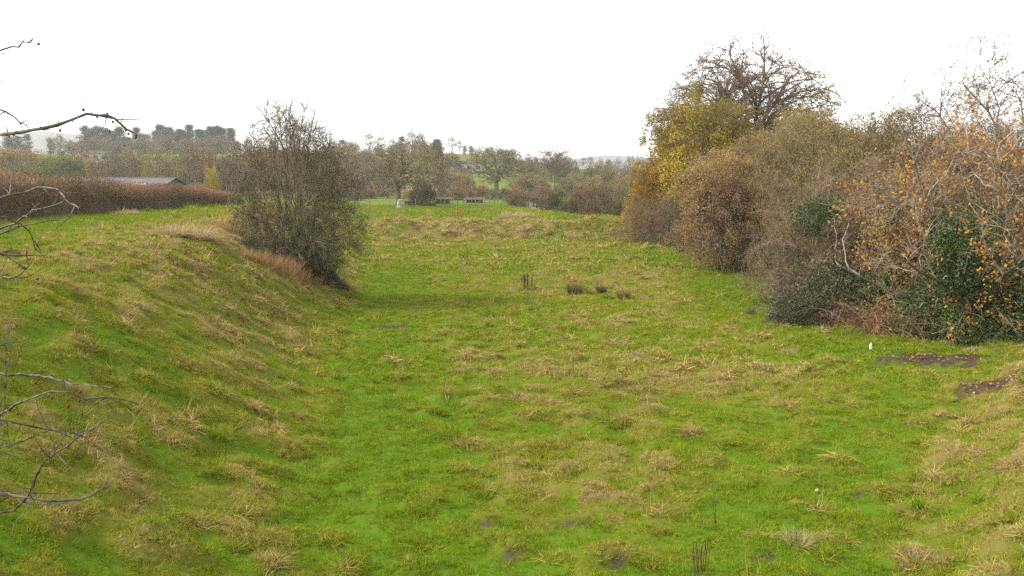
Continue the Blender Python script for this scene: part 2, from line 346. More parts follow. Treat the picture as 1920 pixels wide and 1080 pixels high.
hill('hill', [(-1500, 40, 1750), (-1100, 62, 0), (-930, 80, 0), (-885, 93, 0), (-820, 84, 0), (-740, 78, 0), (-600, 60, 0), (-300, 25, 0), (-100, 8, 0)], 260, 3)
hill('hill', [(-100, 6, 1900), (60, 26, 0), (150, 44, 0), (185, 47, 0), (240, 46, 0), (330, 40, 0), (600, 30, 0), (1500, 20, 0)], 240, 9)

# ------------------------------------------------------------------ plant generator
def grow(rng, S, D, L, R0, K, wig, up, taper=.35):
    n = len(S); P = np.zeros((n, K, 3)); P[:, 0] = S; D = nrm(D); st = (np.asarray(L) / (K - 1))[:, None]
    for k in range(1, K):
        D = nrm(D + rng.normal(size=(n, 3)) * wig + np.array([0, 0, up])); P[:, k] = P[:, k - 1] + D * st
    R = np.asarray(R0)[:, None] * np.linspace(1, taper, K)[None]
    return P, R
def kids(rng, P, R, n, tlo, thi, ang, lenf, radf, out=None, cen=None):
    Nn, K, _ = P.shape; idx = np.repeat(np.arange(Nn), n); t = rng.uniform(tlo, thi, len(idx)) ** .85
    f = t * (K - 1); i = np.minimum(f.astype(int), K - 2); fr = (f - i)[:, None]
    S = P[idx, i] * (1 - fr) + P[idx, i + 1] * fr; T = nrm(P[idx, i + 1] - P[idx, i])
    Q = nrm(np.cross(T, rng.normal(size=T.shape))); a = rng.normal(ang, ang * .25, len(idx))[:, None]
    D = T * np.cos(a) + Q * np.sin(a)
    if out: D = nrm(D + out * nrm(S - cen))
    plen = np.linalg.norm(np.diff(P, axis=1), axis=-1).sum(1)[idx]
    L = plen * lenf * rng.uniform(.55, 1.2, len(idx)) * (1.15 - .5 * t)
    r = (R[idx, i] * (1 - fr[:, 0]) + R[idx, i + 1] * fr[:, 0]) * radf
    return S, D, L, r
class Env:
    def __init__(s, c, r, seed=0, lump=.16, cone=0.): s.c = np.array(c, float); s.r = np.array(r, float); s.lump = lump; s.cone = cone; s.g = np.random.default_rng(seed + 77).normal(size=(7, 3)) * 2.6; s.ph = np.random.default_rng(seed).uniform(0, 6, 7)
    def e(s, p):
        q = (p - s.c) / s.r; d = nrm(q); b = 1 + s.lump * np.sin(d @ s.g.T + s.ph).sum(-1) / 1.9
        k = 1.0
        if s.cone: k = 1 - s.cone * np.clip(q[..., 2], -.3, 1)
        qq = q.copy(); qq[..., :2] = qq[..., :2] / np.maximum(k, .15)[..., None] if s.cone else qq[..., :2]
        return np.linalg.norm(qq, axis=-1) / b
    def sample(s, rng, n, power=.3):
        d = nrm(rng.normal(size=(n, 3))); q = rng.uniform(.02, 1, n) ** power; b = 1 + s.lump * np.sin(d @ s.g.T + s.ph).sum(-1) / 1.9
        u = d * (q * np.maximum(b, .4) * (1 + rng.exponential(.035, n)))[:, None]
        if s.cone: u[:, :2] *= np.clip(1 - s.cone * np.clip(u[:, 2], -.6, 1), .12, 1.6)[:, None]
        p = s.c + u * s.r; p[:, 2] = np.maximum(p[:, 2], .05 + rng.uniform(0, .5, n)); return p
    def fit(s, P, R, over=.06, rng=None):
        e0 = s.e(P[:, 0]); e1 = s.e(P[:, -1]); lim = 1 + (rng.exponential(over, len(P)) if rng is not None else over)
        k = np.where(e1 > lim, np.clip((lim - e0) / np.maximum(e1 - e0, 1e-3), .12, 1), 1)
        return P[:, :1] + (P - P[:, :1]) * k[:, None, None], R
def clumps(p, seed, scale):                   # smooth 3-D field in 0..1 for leaf colour clumps and gaps
    rg = np.random.default_rng(seed); G = rg.normal(size=(9, 3)) * scale; ph = rg.uniform(0, 6.28, 9)
    return .5 + .5 * np.tanh(np.sin(p @ G.T + ph).sum(-1) / 2.4)

def bez(rng, S, C, E, K, wig):
    t = np.linspace(0, 1, K)[None, :, None]; P = (1 - t) ** 2 * S[:, None] + 2 * t * (1 - t) * C[:, None] + t * t * E[:, None]
    d = np.linalg.norm(E - S, axis=1)[:, None, None]; nz_ = rng.normal(size=P.shape) * wig * d / K; nz_[:, 0] = 0
    return P + np.cumsum(nz_, 1) * .8
def fillcrown(seed, env, P0, R0, n, radii, twig, leafs=(), mats=('bark_grey', 'twig_olive'), wig=.22, bias=.45, stem=False, sides=(6, 4, 3), names=('limbs', 'crown', 'leaves'), minr=.006, arch=.35, power=.3, single=False):
    """limbs, boughs and twigs grown towards points spread through the crown volume; P0,R0: trunk polylines (or stem feet)"""
    rng = np.random.default_rng(seed); lim = Geo(); cw = Geo(); allP = []
    PP, RR = P0, R0
    for lv, m in enumerate(n):
        E = env.sample(rng, m, (power if power < .25 or lv < 2 else .34) if lv else .22)
        if lv == 0 and stem:
            i = rng.integers(0, len(P0), m); S = P0[i, 0]; T = np.tile([0, 0, 1.], (m, 1)); r = R0[i, 0]
        else:
            q = PP[:, 1:].reshape(-1, 3); tq = nrm(np.diff(PP, axis=1)).reshape(-1, 3); rq = RR[:, 1:].ravel()
            best = np.zeros(m, int)
            for c0 in range(0, m, 400):
                e = E[c0:c0 + 400]; dv = e[:, None] - q[None]; d = np.linalg.norm(dv, axis=-1)
                cosa = (dv * tq[None]).sum(-1) / np.maximum(d, 1e-6)
                best[c0:c0 + 400] = np.argmin(d * (1.35 - bias * cosa) + (.35 if lv == 0 else .0) * np.maximum(q[None, :, 2] - e[:, None, 2], 0), 1)
            S = q[best]; T = tq[best]; r = rq[best] * .8
        d = np.linalg.norm(E - S, axis=1)[:, None]; k = max(3, (9, 6, 4)[min(lv, 2)])
        C = S + T * d * arch + (E - S) * .15 + rng.normal(size=S.shape) * d * .07
        P = bez(rng, S, C, E, k, wig); r = np.clip(np.minimum(r, radii[lv] * rng.uniform(.7, 1.25, m)), minr, None)
        R = np.maximum(r[:, None] * np.linspace(1, .4, k)[None], minr * .7)
        if lv == 0 and single:
            ones = []
            for j in range(m): g1 = Geo(); g1.tubes(P[j:j + 1], R[j:j + 1], sides[0]); ones.append(g1.mesh('limb', [mats[0]], True))
        else: (lim if lv == 0 or (lv == 1 and len(n) > 3) else cw).tubes(P, R, sides[min(lv, 2)]); allP.append(P); PP, RR = P, R
    if twig:
        nt, tl, ta, up = twig; S, D, L, r = kids(rng, PP, RR, nt, .25, 1., ta, .5, .7); L = tl * rng.uniform(.5, 1.4, len(L))
        D = nrm(D + .35 * nrm(S - env.c)); P, R = grow(rng, S, D, L, np.clip(r, minr * .7, minr * 1.1), 3, .2, up, .5); cw.tubes(P, R, 3); allP.append(P)
    out = {}
    if single: out['limb'] = ones
    if lim.n: out[names[0]] = lim.mesh(names[0], [mats[0]], True)
    out[names[1]] = cw.mesh(names[1], [mats[1]])
    for lf in leafs:
        Pn = np.concatenate([allP[k][:, -1 - lf.get('tail', 2):].reshape(-1, 3) for k in lf.get('lev', [-1])])
        p = Pn[rng.integers(0, len(Pn), lf['n'])] + rng.normal(size=(lf['n'], 3)) * lf.get('jit', .06)
        if 'zone' in lf: p = p[lf['zone'](p)]
        cl = clumps(p, seed + 5, lf.get('freq', 1.2))
        if 'gap' in lf: kp = cl + rng.uniform(-.25, .25, len(p)) > lf['gap']; p = p[kp]
        tone = lf.get('mix', .45) * clumps(p, seed + 11, lf.get('freq', 1.2)) + (1 - lf.get('mix', .45)) * rng.uniform(0, 1, len(p))
        gg = Geo(); gg.leaves(p, lf['size'], rng, tone=tone, droop=lf.get('droop', .3), aspect=lf.get('aspect', .62))
        out[lf.get('name', names[2])] = gg.mesh('leaves', [lf['mat']])
    return out
def stems_from(rng, n, r0, lean, L, R, z=-.15):
    a = rng.uniform(0, 2 * pi, n); q = r0 * np.sqrt(rng.uniform(0, 1, n)); S = np.stack([q * np.cos(a), q * np.sin(a), np.full(n, z)], -1)
    ln = lean * rng.uniform(.15, 1, n); a2 = a + rng.normal(0, .5, n)
    D = np.stack([np.cos(a2) * np.sin(ln), np.sin(a2) * np.sin(ln), np.cos(ln)], -1)
    return S, D, L * rng.uniform(.75, 1.15, n), R * rng.uniform(.6, 1.1, n)
def arr(*rows): 
    r = np.array(rows, float); return r[:, :3], r[:, 3:6], r[:, 6], r[:, 7]

def spawn(parts, name, x, y, label, cat='tree', group=None, rot=0., scale=1., color=None, z=None, sink=.05):
    e = bpy.data.objects.new(name, None); COL.objects.link(e); e.empty_display_size = .3
    e.location = (x, y, (gz(x, y) if z is None else z) - sink); e.rotation_euler = (0, 0, rot)
    e.scale = scale if hasattr(scale, '__len__') else (scale,) * 3
    tag(e, label, cat, group)
    for nme, ms in parts.items():
        for me in (ms if isinstance(ms, list) else [ms]):
            o = link(nme, me, e)
            if color is not None: o.color = (*color, 1)
    return e

# ------------------------------------------------------------------ plant kinds
def feet(seed, n, r, R):
    rng = np.random.default_rng(seed); a = rng.uniform(0, 6.28, n); q = r * np.sqrt(rng.uniform(0, 1, n)); P = np.stack([q * np.cos(a), q * np.sin(a), np.full(n, -.15)], -1)[:, None]
    return np.concatenate([P, P + [0, 0, .1]], 1), np.full((n, 2), R)
def shrub(seed, h, r, leaf, nleaf, twig, size=.07, gap=.0, n=(22, 190, 1900), tw=(4, .30, .7, .06), trunkmat='bark_grey', cone=.2, lump=.18, minr=.007, low=.45, freq=1.1, mix=.45, power=.3, **kw):
    env = Env((0, 0, h * low), (r, r, h * (1 - low)), seed, lump, cone); P, R = feet(seed, 14, r * .22, .06)
    return fillcrown(seed, env, P, R, n, (.05, .022, .011), tw, [dict(n=nleaf, size=size, mat=leaf, gap=gap, lev=[-1, -2], freq=freq, mix=mix, **kw)], (trunkmat, twig), stem=True, minr=minr, power=power, names=('stems', 'crown', 'leaves'))
K = {}
henv = Env((0, 0, 3.0), (3.3, 3.0, 3.5), 4, .12, .38); P, R = feet(4, 18, .6, .06)
K['hawthorn'] = fillcrown(101, henv, P, R, (36, 380, 4200), (.05, .022, .010), (3, .34, .6, .12),
    [dict(n=80000, size=.06, mat='leaf_hawthorn', lev=[-1, -2, -3], freq=.9, gap=.16, jit=.1, zone=lambda p: (p[:, 2] < 3.9 + np.random.default_rng(2).normal(0, 1.1, len(p))))], ('bark_oak', 'twig_bush'), stem=True, minr=.0065, power=.34, names=('stems', 'crown', 'leaves'))
K['ochre_a'] = shrub(201, 6.6, 3.3, 'leaf_ochre', 85000, 'twig_brown', .09, .14, jit=.12, low=.61, lump=.26, freq=.9)
K['ochre_b'] = shrub(202, 6.2, 3.0, 'leaf_ochre', 70000, 'twig_brown', .085, .2, jit=.12, low=.56, lump=.26, freq=.9)
K['twiggy'] = shrub(203, 6.2, 2.9, 'leaf_ochre', 34000, 'twig_brown', .065, .25, jit=.1, low=.52, lump=.24, n=(24, 220, 2300), tw=(4, .36, .7, .06))
K['thorn'] = shrub(204, 7.4, 3.5, 'leaf_hawthorn', 22000, 'twig_purple', .06, .3, n=(20, 200, 2100), low=.58, cone=.05, lump=.24)

# arching pale tree hung with orange leaves and an ivy heart
rng = np.random.default_rng(31)
st = arr((0, 0, -.2, -.35, -.1, 1, 4.4, .085), (.3, .1, -.2, .35, .2, 1, 4.8, .085), (-.1, 0, .1, -.95, -.25, .55, 4.6, .085), (-.2, .1, .2, -1, .1, .35, 4.4, .065), (.2, -.2, .1, .35, -.9, .6, 3.4, .065),
         (0, .3, -.1, -.2, .7, 1, 4.4, .085), (0, -.2, .3, -.55, -.75, .8, 4.0, .065), (.2, 0, .3, .9, -.2, .6, 3.6, .065), (-.1, -.1, .2, -.8, -.5, 1., 4.6, .065), (0, 0, .2, -.1, -.5, 1.2, 4.8, .085))
oenv = Env((-.2, 0, 3.5), (3.7, 3.4, 3.5), 5, .2)
P, R = grow(rng, *st, 8, .13, .0, .45); oenv_P = P
K['orange'] = fillcrown(301, oenv, P, R, (26, 230, 1700), (.032, .017, .009), (4, .26, .7, .12),
    [dict(n=15000, size=.095, mat='leaf_orange', lev=[-1, -2], freq=2.2, gap=.56, tail=1, jit=.10, droop=.6, aspect=.75)], ('bark_pale', 'twig_orange'), wig=.5, minr=.006, bias=.6, single=True)
gg = Geo(); gg.tubes(P, R, 8); K['orange']['trunk'] = gg.mesh('trunk', ['bark_dark'], True)
def ivyblob(seed, c, r, n, size=.085, mat='leaf_ivy', gap=.25):
    rng = np.random.default_rng(seed); env = Env(c, r, seed, .3); d = nrm(rng.normal(size=(n, 3))); q = rng.uniform(.0, 1, n) ** .33
    p = np.array(c) + d * np.array(r) * (q * (.8 + .35 * clumps(d * 3, seed, 1.3)))[:, None]
    k = clumps(p, seed + 3, 1.7) + rng.uniform(-.3, .3, n) > gap; p = p[k]
    gg = Geo(); gg.leaves(p, size, rng, tone=.4 * clumps(p, seed + 9, 2.2) + .6 * rng.uniform(0, 1, len(p)), droop=.9)
    return gg
gi = ivyblob(41, (-1.5, -.9, 2.5), (1.25, .9, 1.5), 13000, gap=.5); gi2 = ivyblob(42, (1.3, -.2, 1.2), (1.7, 1.1, 1.2), 6000)
for a_ in (gi2,): gi.add(np.concatenate(a_.v), np.concatenate(a_.f4), tone=np.concatenate(a_.t))
K['orange']['ivy'] = gi.mesh('ivy', ['leaf_ivy'])

def tree(seed, h, trunk_h, r, leafs, mats, n=(14, 130, 1000), tw=(3, .5, .7, .08), minr=.012, trunkr=None, low=None, cone=.1, lump=.18, bend=.06, wig=.25, bias=.45, arch=.35, top=.7, power=.3, forks=1, spread=.25, single=False):
    """single trunked (or forked) tree, crown filling the space from low to h"""
    rng = np.random.default_rng(seed); tr0 = trunkr or h * .02; lo = low if low is not None else trunk_h * .7
    env = Env((0, 0, (h + lo) / 2), (r, r, (h - lo) / 2), seed, lump, cone)
    P0, R0 = grow(rng, np.array([[0, 0, -.3]]), np.array([[.04, .03, 1.]]), [h * top if forks == 1 else trunk_h + .5], [tr0], 9, bend, .02, .3 if forks == 1 else .8); R0[0, 0] *= 1.4; R0[0, 1] *= 1.08
    g0 = Geo(); g0.tubes(P0, R0, 9); PP, RR = P0, R0
    if forks > 1:
        a = np.arange(forks) * 6.28 / forks + rng.uniform(0, 1); S = np.tile(P0[0, -1], (forks, 1)) - [0, 0, .15]
        P1, R1 = grow(rng, S, np.stack([np.cos(a) * spread, np.sin(a) * spread, np.ones(forks)], -1), np.full(forks, (h - trunk_h) * .72), np.full(forks, tr0 * .62), 9, bend * 1.5, .03, .3); g0.tubes(P1, R1, 7)
        PP, RR = P1, R1
    else: k0 = max(0, int((trunk_h / (h * top)) * 8) - 1); PP, RR = P0[:, k0:], R0[:, k0:]
    res = fillcrown(seed, env, PP, RR, n, (tr0 * .45, tr0 * .2, tr0 * .085), tw, leafs, mats, wig=wig, minr=minr, bias=bias, arch=arch, power=power, single=single)
    res['trunk'] = g0.mesh('trunk', [mats[0]], True); return res
K['maple'] = tree(401, 10.3, 1.0, 4.2, [dict(n=46000, size=.15, mat='leaf_maple', lev=[-1, -2], freq=.75, gap=.14, mix=.55, jit=.15)], ('bark_dark', 'twig_brown'), (20, 200, 1700), (3, .4, .7, .05), .01, low=-.6, single=True)
keys = lambda nn, gp: dict(n=nn, size=.2, mat='leaf_keys', lev=[-1], freq=.4, gap=gp, tail=0, jit=.10, droop=1.5, aspect=.45, name='seed_keys')
K['ash'] = tree(402, 13.6, 4.6, 6.6, [keys(6000, .40), dict(n=5000, size=.17, mat='leaf_maple', lev=[-1, -2], freq=.5, gap=.5, name='leaves')], ('bark_dark', 'twig_ash'), (15, 140, 1700), (4, .55, .5, .15), .0105, power=.17, trunkr=.34, low=4.4, forks=4, spread=.5, wig=.18, lump=.09, arch=.6, bias=.75, single=True)
K['ashivy'] = tree(403, 12.4, 4.6, 5.6, [keys(6000, .32), dict(n=14000, size=.19, mat='leaf_maple', lev=[-1, -2], freq=.5, gap=.2, zone=lambda p: p[:, 2] < 8.8, name='leaves')], ('bark_dark', 'twig_ash'), (20, 180, 1300), (3, .5, .6, .12), .0115, power=.17, trunkr=.30, low=3.5, forks=3, spread=.45, wig=.18, lump=.1, arch=.6, bias=.75, single=True)
gi = ivyblob(43, (.3, 0, 6.8), (1.0, 1.0, 3.6), 7000, .18); K['ashivy']['ivy'] = gi.mesh('ivy', ['leaf_ivy'])

def bramble(seed, rx, ry, h, mat, nl, size, cane, ncane=60):
    rng = np.random.default_rng(seed); a = rng.uniform(0, 6.28, ncane); q = np.sqrt(rng.uniform(0, .6, ncane))
    S = np.stack([q * rx * np.cos(a), q * ry * np.sin(a), np.full(ncane, -.1)], -1); a2 = rng.uniform(0, 6.28, ncane)
    P, R = grow(rng, S, np.stack([np.cos(a2) * .6, np.sin(a2) * .6, np.ones(ncane)], -1), rng.uniform(.9, 1.6, ncane) * h, np.full(ncane, .012), 8, .14, -.22)
    P[..., 2] = np.maximum(P[..., 2], .02); S2, D2, L2, r2 = kids(rng, P, R, 7, .2, 1, .8, .3, .6)
    P2, R2 = grow(rng, S2, D2, L2, np.maximum(r2, .005), 4, .25, -.05); P2[..., 2] = np.maximum(P2[..., 2], .02)
    gg = Geo(); gg.tubes(P, R, 3); gg.tubes(P2, R2, 3); out = {'canes': gg.mesh('canes', [cane])}
    if nl:
        d = rng.normal(size=(nl, 3)); d[:, 2] = np.abs(d[:, 2]); d = nrm(d); k = rng.uniform(.3, 1, nl) ** .4 * (.72 + .4 * clumps(d * 3.2, seed, 1.2))
        p = d * np.array([rx, ry, h]) * k[:, None]; p[:, 2] = np.maximum(p[:, 2], .03)
        gg = Geo(); gg.leaves(p, size, rng, tone=.4 * clumps(p, seed, 1.8) + .6 * rng.uniform(0, 1, nl)); out['leaves'] = gg.mesh('leaves', [mat])
    return out
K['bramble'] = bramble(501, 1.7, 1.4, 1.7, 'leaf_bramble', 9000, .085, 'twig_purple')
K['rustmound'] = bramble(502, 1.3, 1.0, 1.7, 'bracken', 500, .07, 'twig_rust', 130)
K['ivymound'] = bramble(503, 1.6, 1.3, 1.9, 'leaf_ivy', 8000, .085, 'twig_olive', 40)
K['ivybush'] = {'stems': K['bramble']['canes'], 'leaves': ivyblob(44, (0, 0, 1.1), (1.0, .9, 1.15), 5500, .09).mesh('leaves', ['leaf_ivy'])}

# ------------------------------------------------------------------ right-hand thicket
RG = 'shrubs of the right hand thicket'
def U(u, Y): return (u - 960) / FPX * Y
spawn(K['orange'], 'orange_leaved_tree', U(1862, 28.0), 28.0, 'arching pale branched tree with orange leaves and an ivy covered heart', 'tree', rot=.1, scale=1.03)
spawn(K['thorn'], 'hawthorn_tree', U(1900, 33), 33, 'tall nearly bare hawthorn rising behind the orange leaved tree', 'tree', scale=(1.1, 1.1, 1.04), rot=1)
spawn(K['thorn'], 'hawthorn_tree', U(1790, 37), 37, 'grey brown bare topped hawthorn between the orange tree and ochre shrubs', 'tree', scale=(.85, .85, .85), rot=2.2)
spawn(K['thorn'], 'hawthorn_tree', U(1665, 43), 43, 'small bare topped thorn bush peeping above the ochre shrubs', 'tree', scale=(.75, .75, .86), rot=4)
spawn(K['ochre_b'], 'ochre_shrub', U(1560, 43), 43, 'dense ochre brown shrub above the holly dark ivy bush', 'shrub', RG, rot=.4, scale=(.95, .95, 1.08), color=(.8, .82, .75))
spawn(K['ochre_b'], 'ochre_shrub', U(1620, 39), 39, 'ochre brown shrub touching the left of the orange leaved tree', 'shrub', RG, rot=2.6, scale=(.85, .85, 1.1), color=(.75, .8, .7))
spawn(K['twiggy'], 'twiggy_shrub', U(1540, 35), 35, 'grey brown twiggy shrub standing above the bramble mound', 'shrub', RG, rot=1.2, scale=(.85, .8, .78), color=(.7, .68, .7))
spawn(K['twiggy'], 'twiggy_shrub', U(1640, 33), 33, 'grey brown twiggy shrub above the rusty dead stems', 'shrub', RG, rot=3.9, scale=(.72, .7, .8), color=(.65, .65, .6))
spawn(K['twiggy'], 'twiggy_shrub', U(1505, 43), 43, 'pale brown twiggy shrub over the pale grass hummock', 'shrub', RG, rot=5.2, scale=(.75, .8, .8), color=(.8, .75, .8))
spawn(K['ochre_a'], 'ochre_shrub', U(1358, 48.6), 48.6, 'broad round rust ochre shrub with a dark hollow under it', 'shrub', RG, rot=.3, scale=(.92, .92, .98), color=(1.1, .98, .95))
spawn(K['ochre_a'], 'ochre_shrub', U(1492, 54), 54, 'tall golden brown shrub right of the dark hollow', 'shrub', RG, rot=2.1, scale=(.85, .9, 1.08), color=(.85, .88, .75))
spawn(K['ochre_b'], 'ochre_shrub', U(1420, 60), 60, 'golden brown shrub in front of the ash trunks', 'shrub', RG, rot=4.5, scale=(1.1, 1.1, 1.08), color=(1, .95, .8))
spawn(K['ochre_b'], 'ochre_shrub', U(1530, 56), 56, 'ochre shrub filling the skyline right of the ash trunks', 'shrub', RG, rot=5.5, scale=(1.15, 1.1, 1.16), color=(.95, 1, .8))
spawn(K['ochre_a'], 'ochre_shrub', U(1600, 50), 50, 'ochre shrub on the skyline beside the small bare thorn', 'shrub', RG, rot=1.5, scale=(1.0, 1.0, 1.0), color=(.85, .9, .7))
spawn(K['maple'], 'yellow_maple', U(1282, 74), 74, 'yellow and olive leaved maple rising at the end of the thicket', 'tree', rot=.5)
spawn(K['maple'], 'yellow_maple', U(1330, 69), 69, 'yellow green maple under the ivy clad ash', 'tree', rot=2.8, scale=(.95, .95, 1.05), color=(.85, .95, .9))
spawn(K['maple'], 'yellow_maple', U(1222, 71), 71, 'small golden maple at the outer end of the thicket', 'tree', rot=.9, scale=(.58, .58, .60), color=(1.1, .95, 1))
spawn(K['twiggy'], 'twiggy_shrub', U(1205, 69), 69, 'orange tinged twiggy shrub at the foot of the golden maple', 'shrub', RG, rot=.7, scale=(.55, .55, .5), color=(1.1, .9, .6))
spawn(K['twiggy'], 'twiggy_shrub', U(1262, 66), 66, 'grey brown twiggy shrub beside the cross bank end', 'shrub', RG, rot=2.7, scale=(.7, .7, .62), color=(.75, .7, .7))
spawn(K['ash'], 'ash_tree', U(1392, 76), 76, 'tall bare ash with brown seed bunches and open forked limbs', 'tree', rot=.3, scale=(1, 1, .95))
spawn(K['ashivy'], 'ash_tree', U(1350, 78), 78, 'ash tree with an ivy wrapped trunk and dark seed bunches', 'tree', rot=1.9, scale=1.0)
gg = Geo(); rg_ = np.random.default_rng(12); S, D, L, R = stems_from(rg_, 7, .25, .2, 3.4, .04); P, R = grow(rg_, S, D, L, R, 7, .08, .03); gg.tubes(P, R, 5)
spawn({'stems': gg.mesh('stems', ['bark_dark'], True), 'leaves': ivyblob(44, (0, 0, 3.55), (1.1, .8, .85), 5000, .075, gap=.62).mesh('leaves', ['leaf_ivy'])}, 'ivy_bush', U(1540, 33.2), 33.4, 'dark green ivy bush set high among the twiggy shrubs', 'shrub')
spawn(K['bramble'], 'bramble_mound', U(1560, 31.6), 31.6, 'grey green bramble mound spilling onto the bright grass', 'bramble', rot=.5, scale=(1.05, .9, 1.25))
spawn(K['bramble'], 'bramble_mound', U(1500, 31.0), 31.0, 'low bramble skirt in front of the grey green mound', 'bramble', rot=4.1, scale=(.85, .75, .72))
spawn(K['bramble'], 'bramble_mound', U(1505, 36), 36, 'smaller bramble mound behind the grey green one', 'bramble', rot=2.5, scale=(.9, .9, 1.1))
spawn(K['rustmound'], 'dead_stem_mound', U(1668, 29.6), 29.6, 'rusty brown mound of dead stems under the pale arching branches', 'dead plants', rot=.2)
spawn(K['rustmound'], 'dead_stem_mound', U(1455, 46), 46, 'brown mound of dead stems beside the pale grass hummock', 'dead plants', rot=2, scale=(.9, .9, .6))
for u, Y, s, lb in ((1765, 28.6, .95, 'dark ivy undergrowth right of the rusty dead stems'), (1850, 27.2, .8, 'ivy undergrowth in front of the orange tree trunk'), (1905, 27.6, 1.1, 'large dark ivy mound right of the orange tree trunk'), (1395, 51, 1.15, 'ivy added to darken the hollow of the ochre shrub'), (1250, 68, .8, 'ivy clump below the yellow maple'), (1440, 48.5, 1.25, 'ivy clump added to darken the gap beside the brown mound of dead stems'), (1462, 47, 1.0, 'low ivy clump added to darken the gap between the ochre and the twiggy shrubs'), (1345, 54.5, .8, 'ivy clump added to darken the foot of the rust ochre shrub'), (1600, 33.5, 1.1, 'dark ivy mound behind the rusty dead stems'), (1690, 31.5, 1.3, 'tall dark ivy mound behind the rusty dead stems')):
    spawn(K['ivymound'], 'ivy_mound', U(u, Y), Y, lb, 'ivy', 'ivy mounds under the thicket', rot=u * .37, scale=s)  # clumps around the ochre shrubs are added to darken shaded hollows and gaps
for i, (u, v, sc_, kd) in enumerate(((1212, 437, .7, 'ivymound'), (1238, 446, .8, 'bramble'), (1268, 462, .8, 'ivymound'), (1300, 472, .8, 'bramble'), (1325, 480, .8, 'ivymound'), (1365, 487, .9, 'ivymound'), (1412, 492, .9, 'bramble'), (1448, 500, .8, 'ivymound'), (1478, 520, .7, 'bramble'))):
    p = ground(u, v); nm_ = {'ivymound': ('ivy_mound', 'dark ivy added along the foot of the ochre shrubs to deepen shade', 'ivy'), 'bramble': ('bramble_mound', 'dull bramble added along the foot of the ochre shrubs to deepen shade', 'bramble')}[kd]
    spawn(K[kd], nm_[0], p[0] + .15, p[1] + .1, nm_[1], nm_[2], nm_[2] + ' along the foot of the ochre shrubs', rot=i * 1.3, scale=(sc_ * .8, sc_ * .8, sc_ * .62))  # row of dark undergrowth added to deepen shade at the shrub bases
fill = [(14.5, 30.5), (17.5, 29), (16.5, 36.5), (19.5, 40), (17, 47), (20, 52), (18, 60), (21, 66), (17, 71), (22, 76), (24, 46), (24, 58), (21.5, 33)]
for i, (x, y) in enumerate(fill):
    spawn(K[('ochre_b', 'twiggy', 'ochre_a')[i % 3]], 'thicket_shrub', x, y, 'brown shrub deep inside the thicket behind the front shrubs', 'shrub', 'shrubs deep inside the thicket', rot=i * 1.7, scale=(.95, .95, .72 + .1 * (i % 3)))

# ------------------------------------------------------------------ hawthorn bush on the left bank, with its skirts
hx, hy = U(553, 35.5), 35.5
spawn(K['hawthorn'], 'hawthorn_bush', hx, hy, 'large many stemmed hawthorn bush alone on the grassy bank', 'shrub', rot=.6, scale=(.67, .73, 1.07), z=1.35)
def tuft(seed, n, r, L, mat, lean=.6, width=.012, up=-.12, sides=2):
    rng = np.random.default_rng(seed); S, D, LL, R = stems_from(rng, n, r, lean, L, width, -.03)
    P, Rr = grow(rng, S, D, LL, R, 5, .1, up, .15); Q = nrm(np.cross(nrm(P[:, 1] - P[:, 0]), rng.normal(size=(n, 3))))[:, None] * Rr[..., None]
    v = np.stack([P - Q, P + Q], 2); i = np.arange(n)[:, None] * 10 + np.arange(4) * 2; gg = Geo()
    gg.add(v, np.stack([i, i + 1, i + 3, i + 2], -1).reshape(-1, 4), tone=np.repeat(rng.uniform(0, 1, n), 10)); return gg.mesh('blades', [mat])
K['deadgrass'] = {'blades': tuft(601, 260, .5, .62, 'bracken', .6, .009, -.08)}
K['strawtuft'] = {'blades': tuft(602, 520, .16, .36, 'straw', 1.1, .004, -.20)}
K['hummock'] = {'blades': tuft(603, 500, .38, .5, 'straw', 1.0, .012, -.12)}
K['rush'] = {'stems': tuft(604, 330, .22, .62, 'rush', .55, .012, -.02)}
for i, (u, v, s) in enumerate(((455, 480, .6), (480, 490, .8), (505, 502, .9), (530, 513, 1.0), (556, 524, .9), (590, 530, .6), (520, 498, .9))):
    p = ground(u, v); spawn(K['deadgrass'], 'dead_grass_clump', p[0], p[1], 'tawny dead grass clump at the foot of the hawthorn bush', 'grass clump', 'dead grass under the hawthorn', rot=i, scale=s)
for i, (u, v, s, lb) in enumerate(((612, 526, .4, 'bramble clump under the right side of the hawthorn bush'), (640, 542, .24, 'low bramble clump trailing down the bank from the hawthorn'), (575, 500, .5, 'dark bramble among the hawthorn stems'), (470, 466, .32, 'bramble clump on the left side of the hawthorn bush'))):
    p = ground(u, v); spawn(K['bramble'], 'bramble_clump', p[0], p[1], lb, 'bramble', rot=i * 2, scale=s)

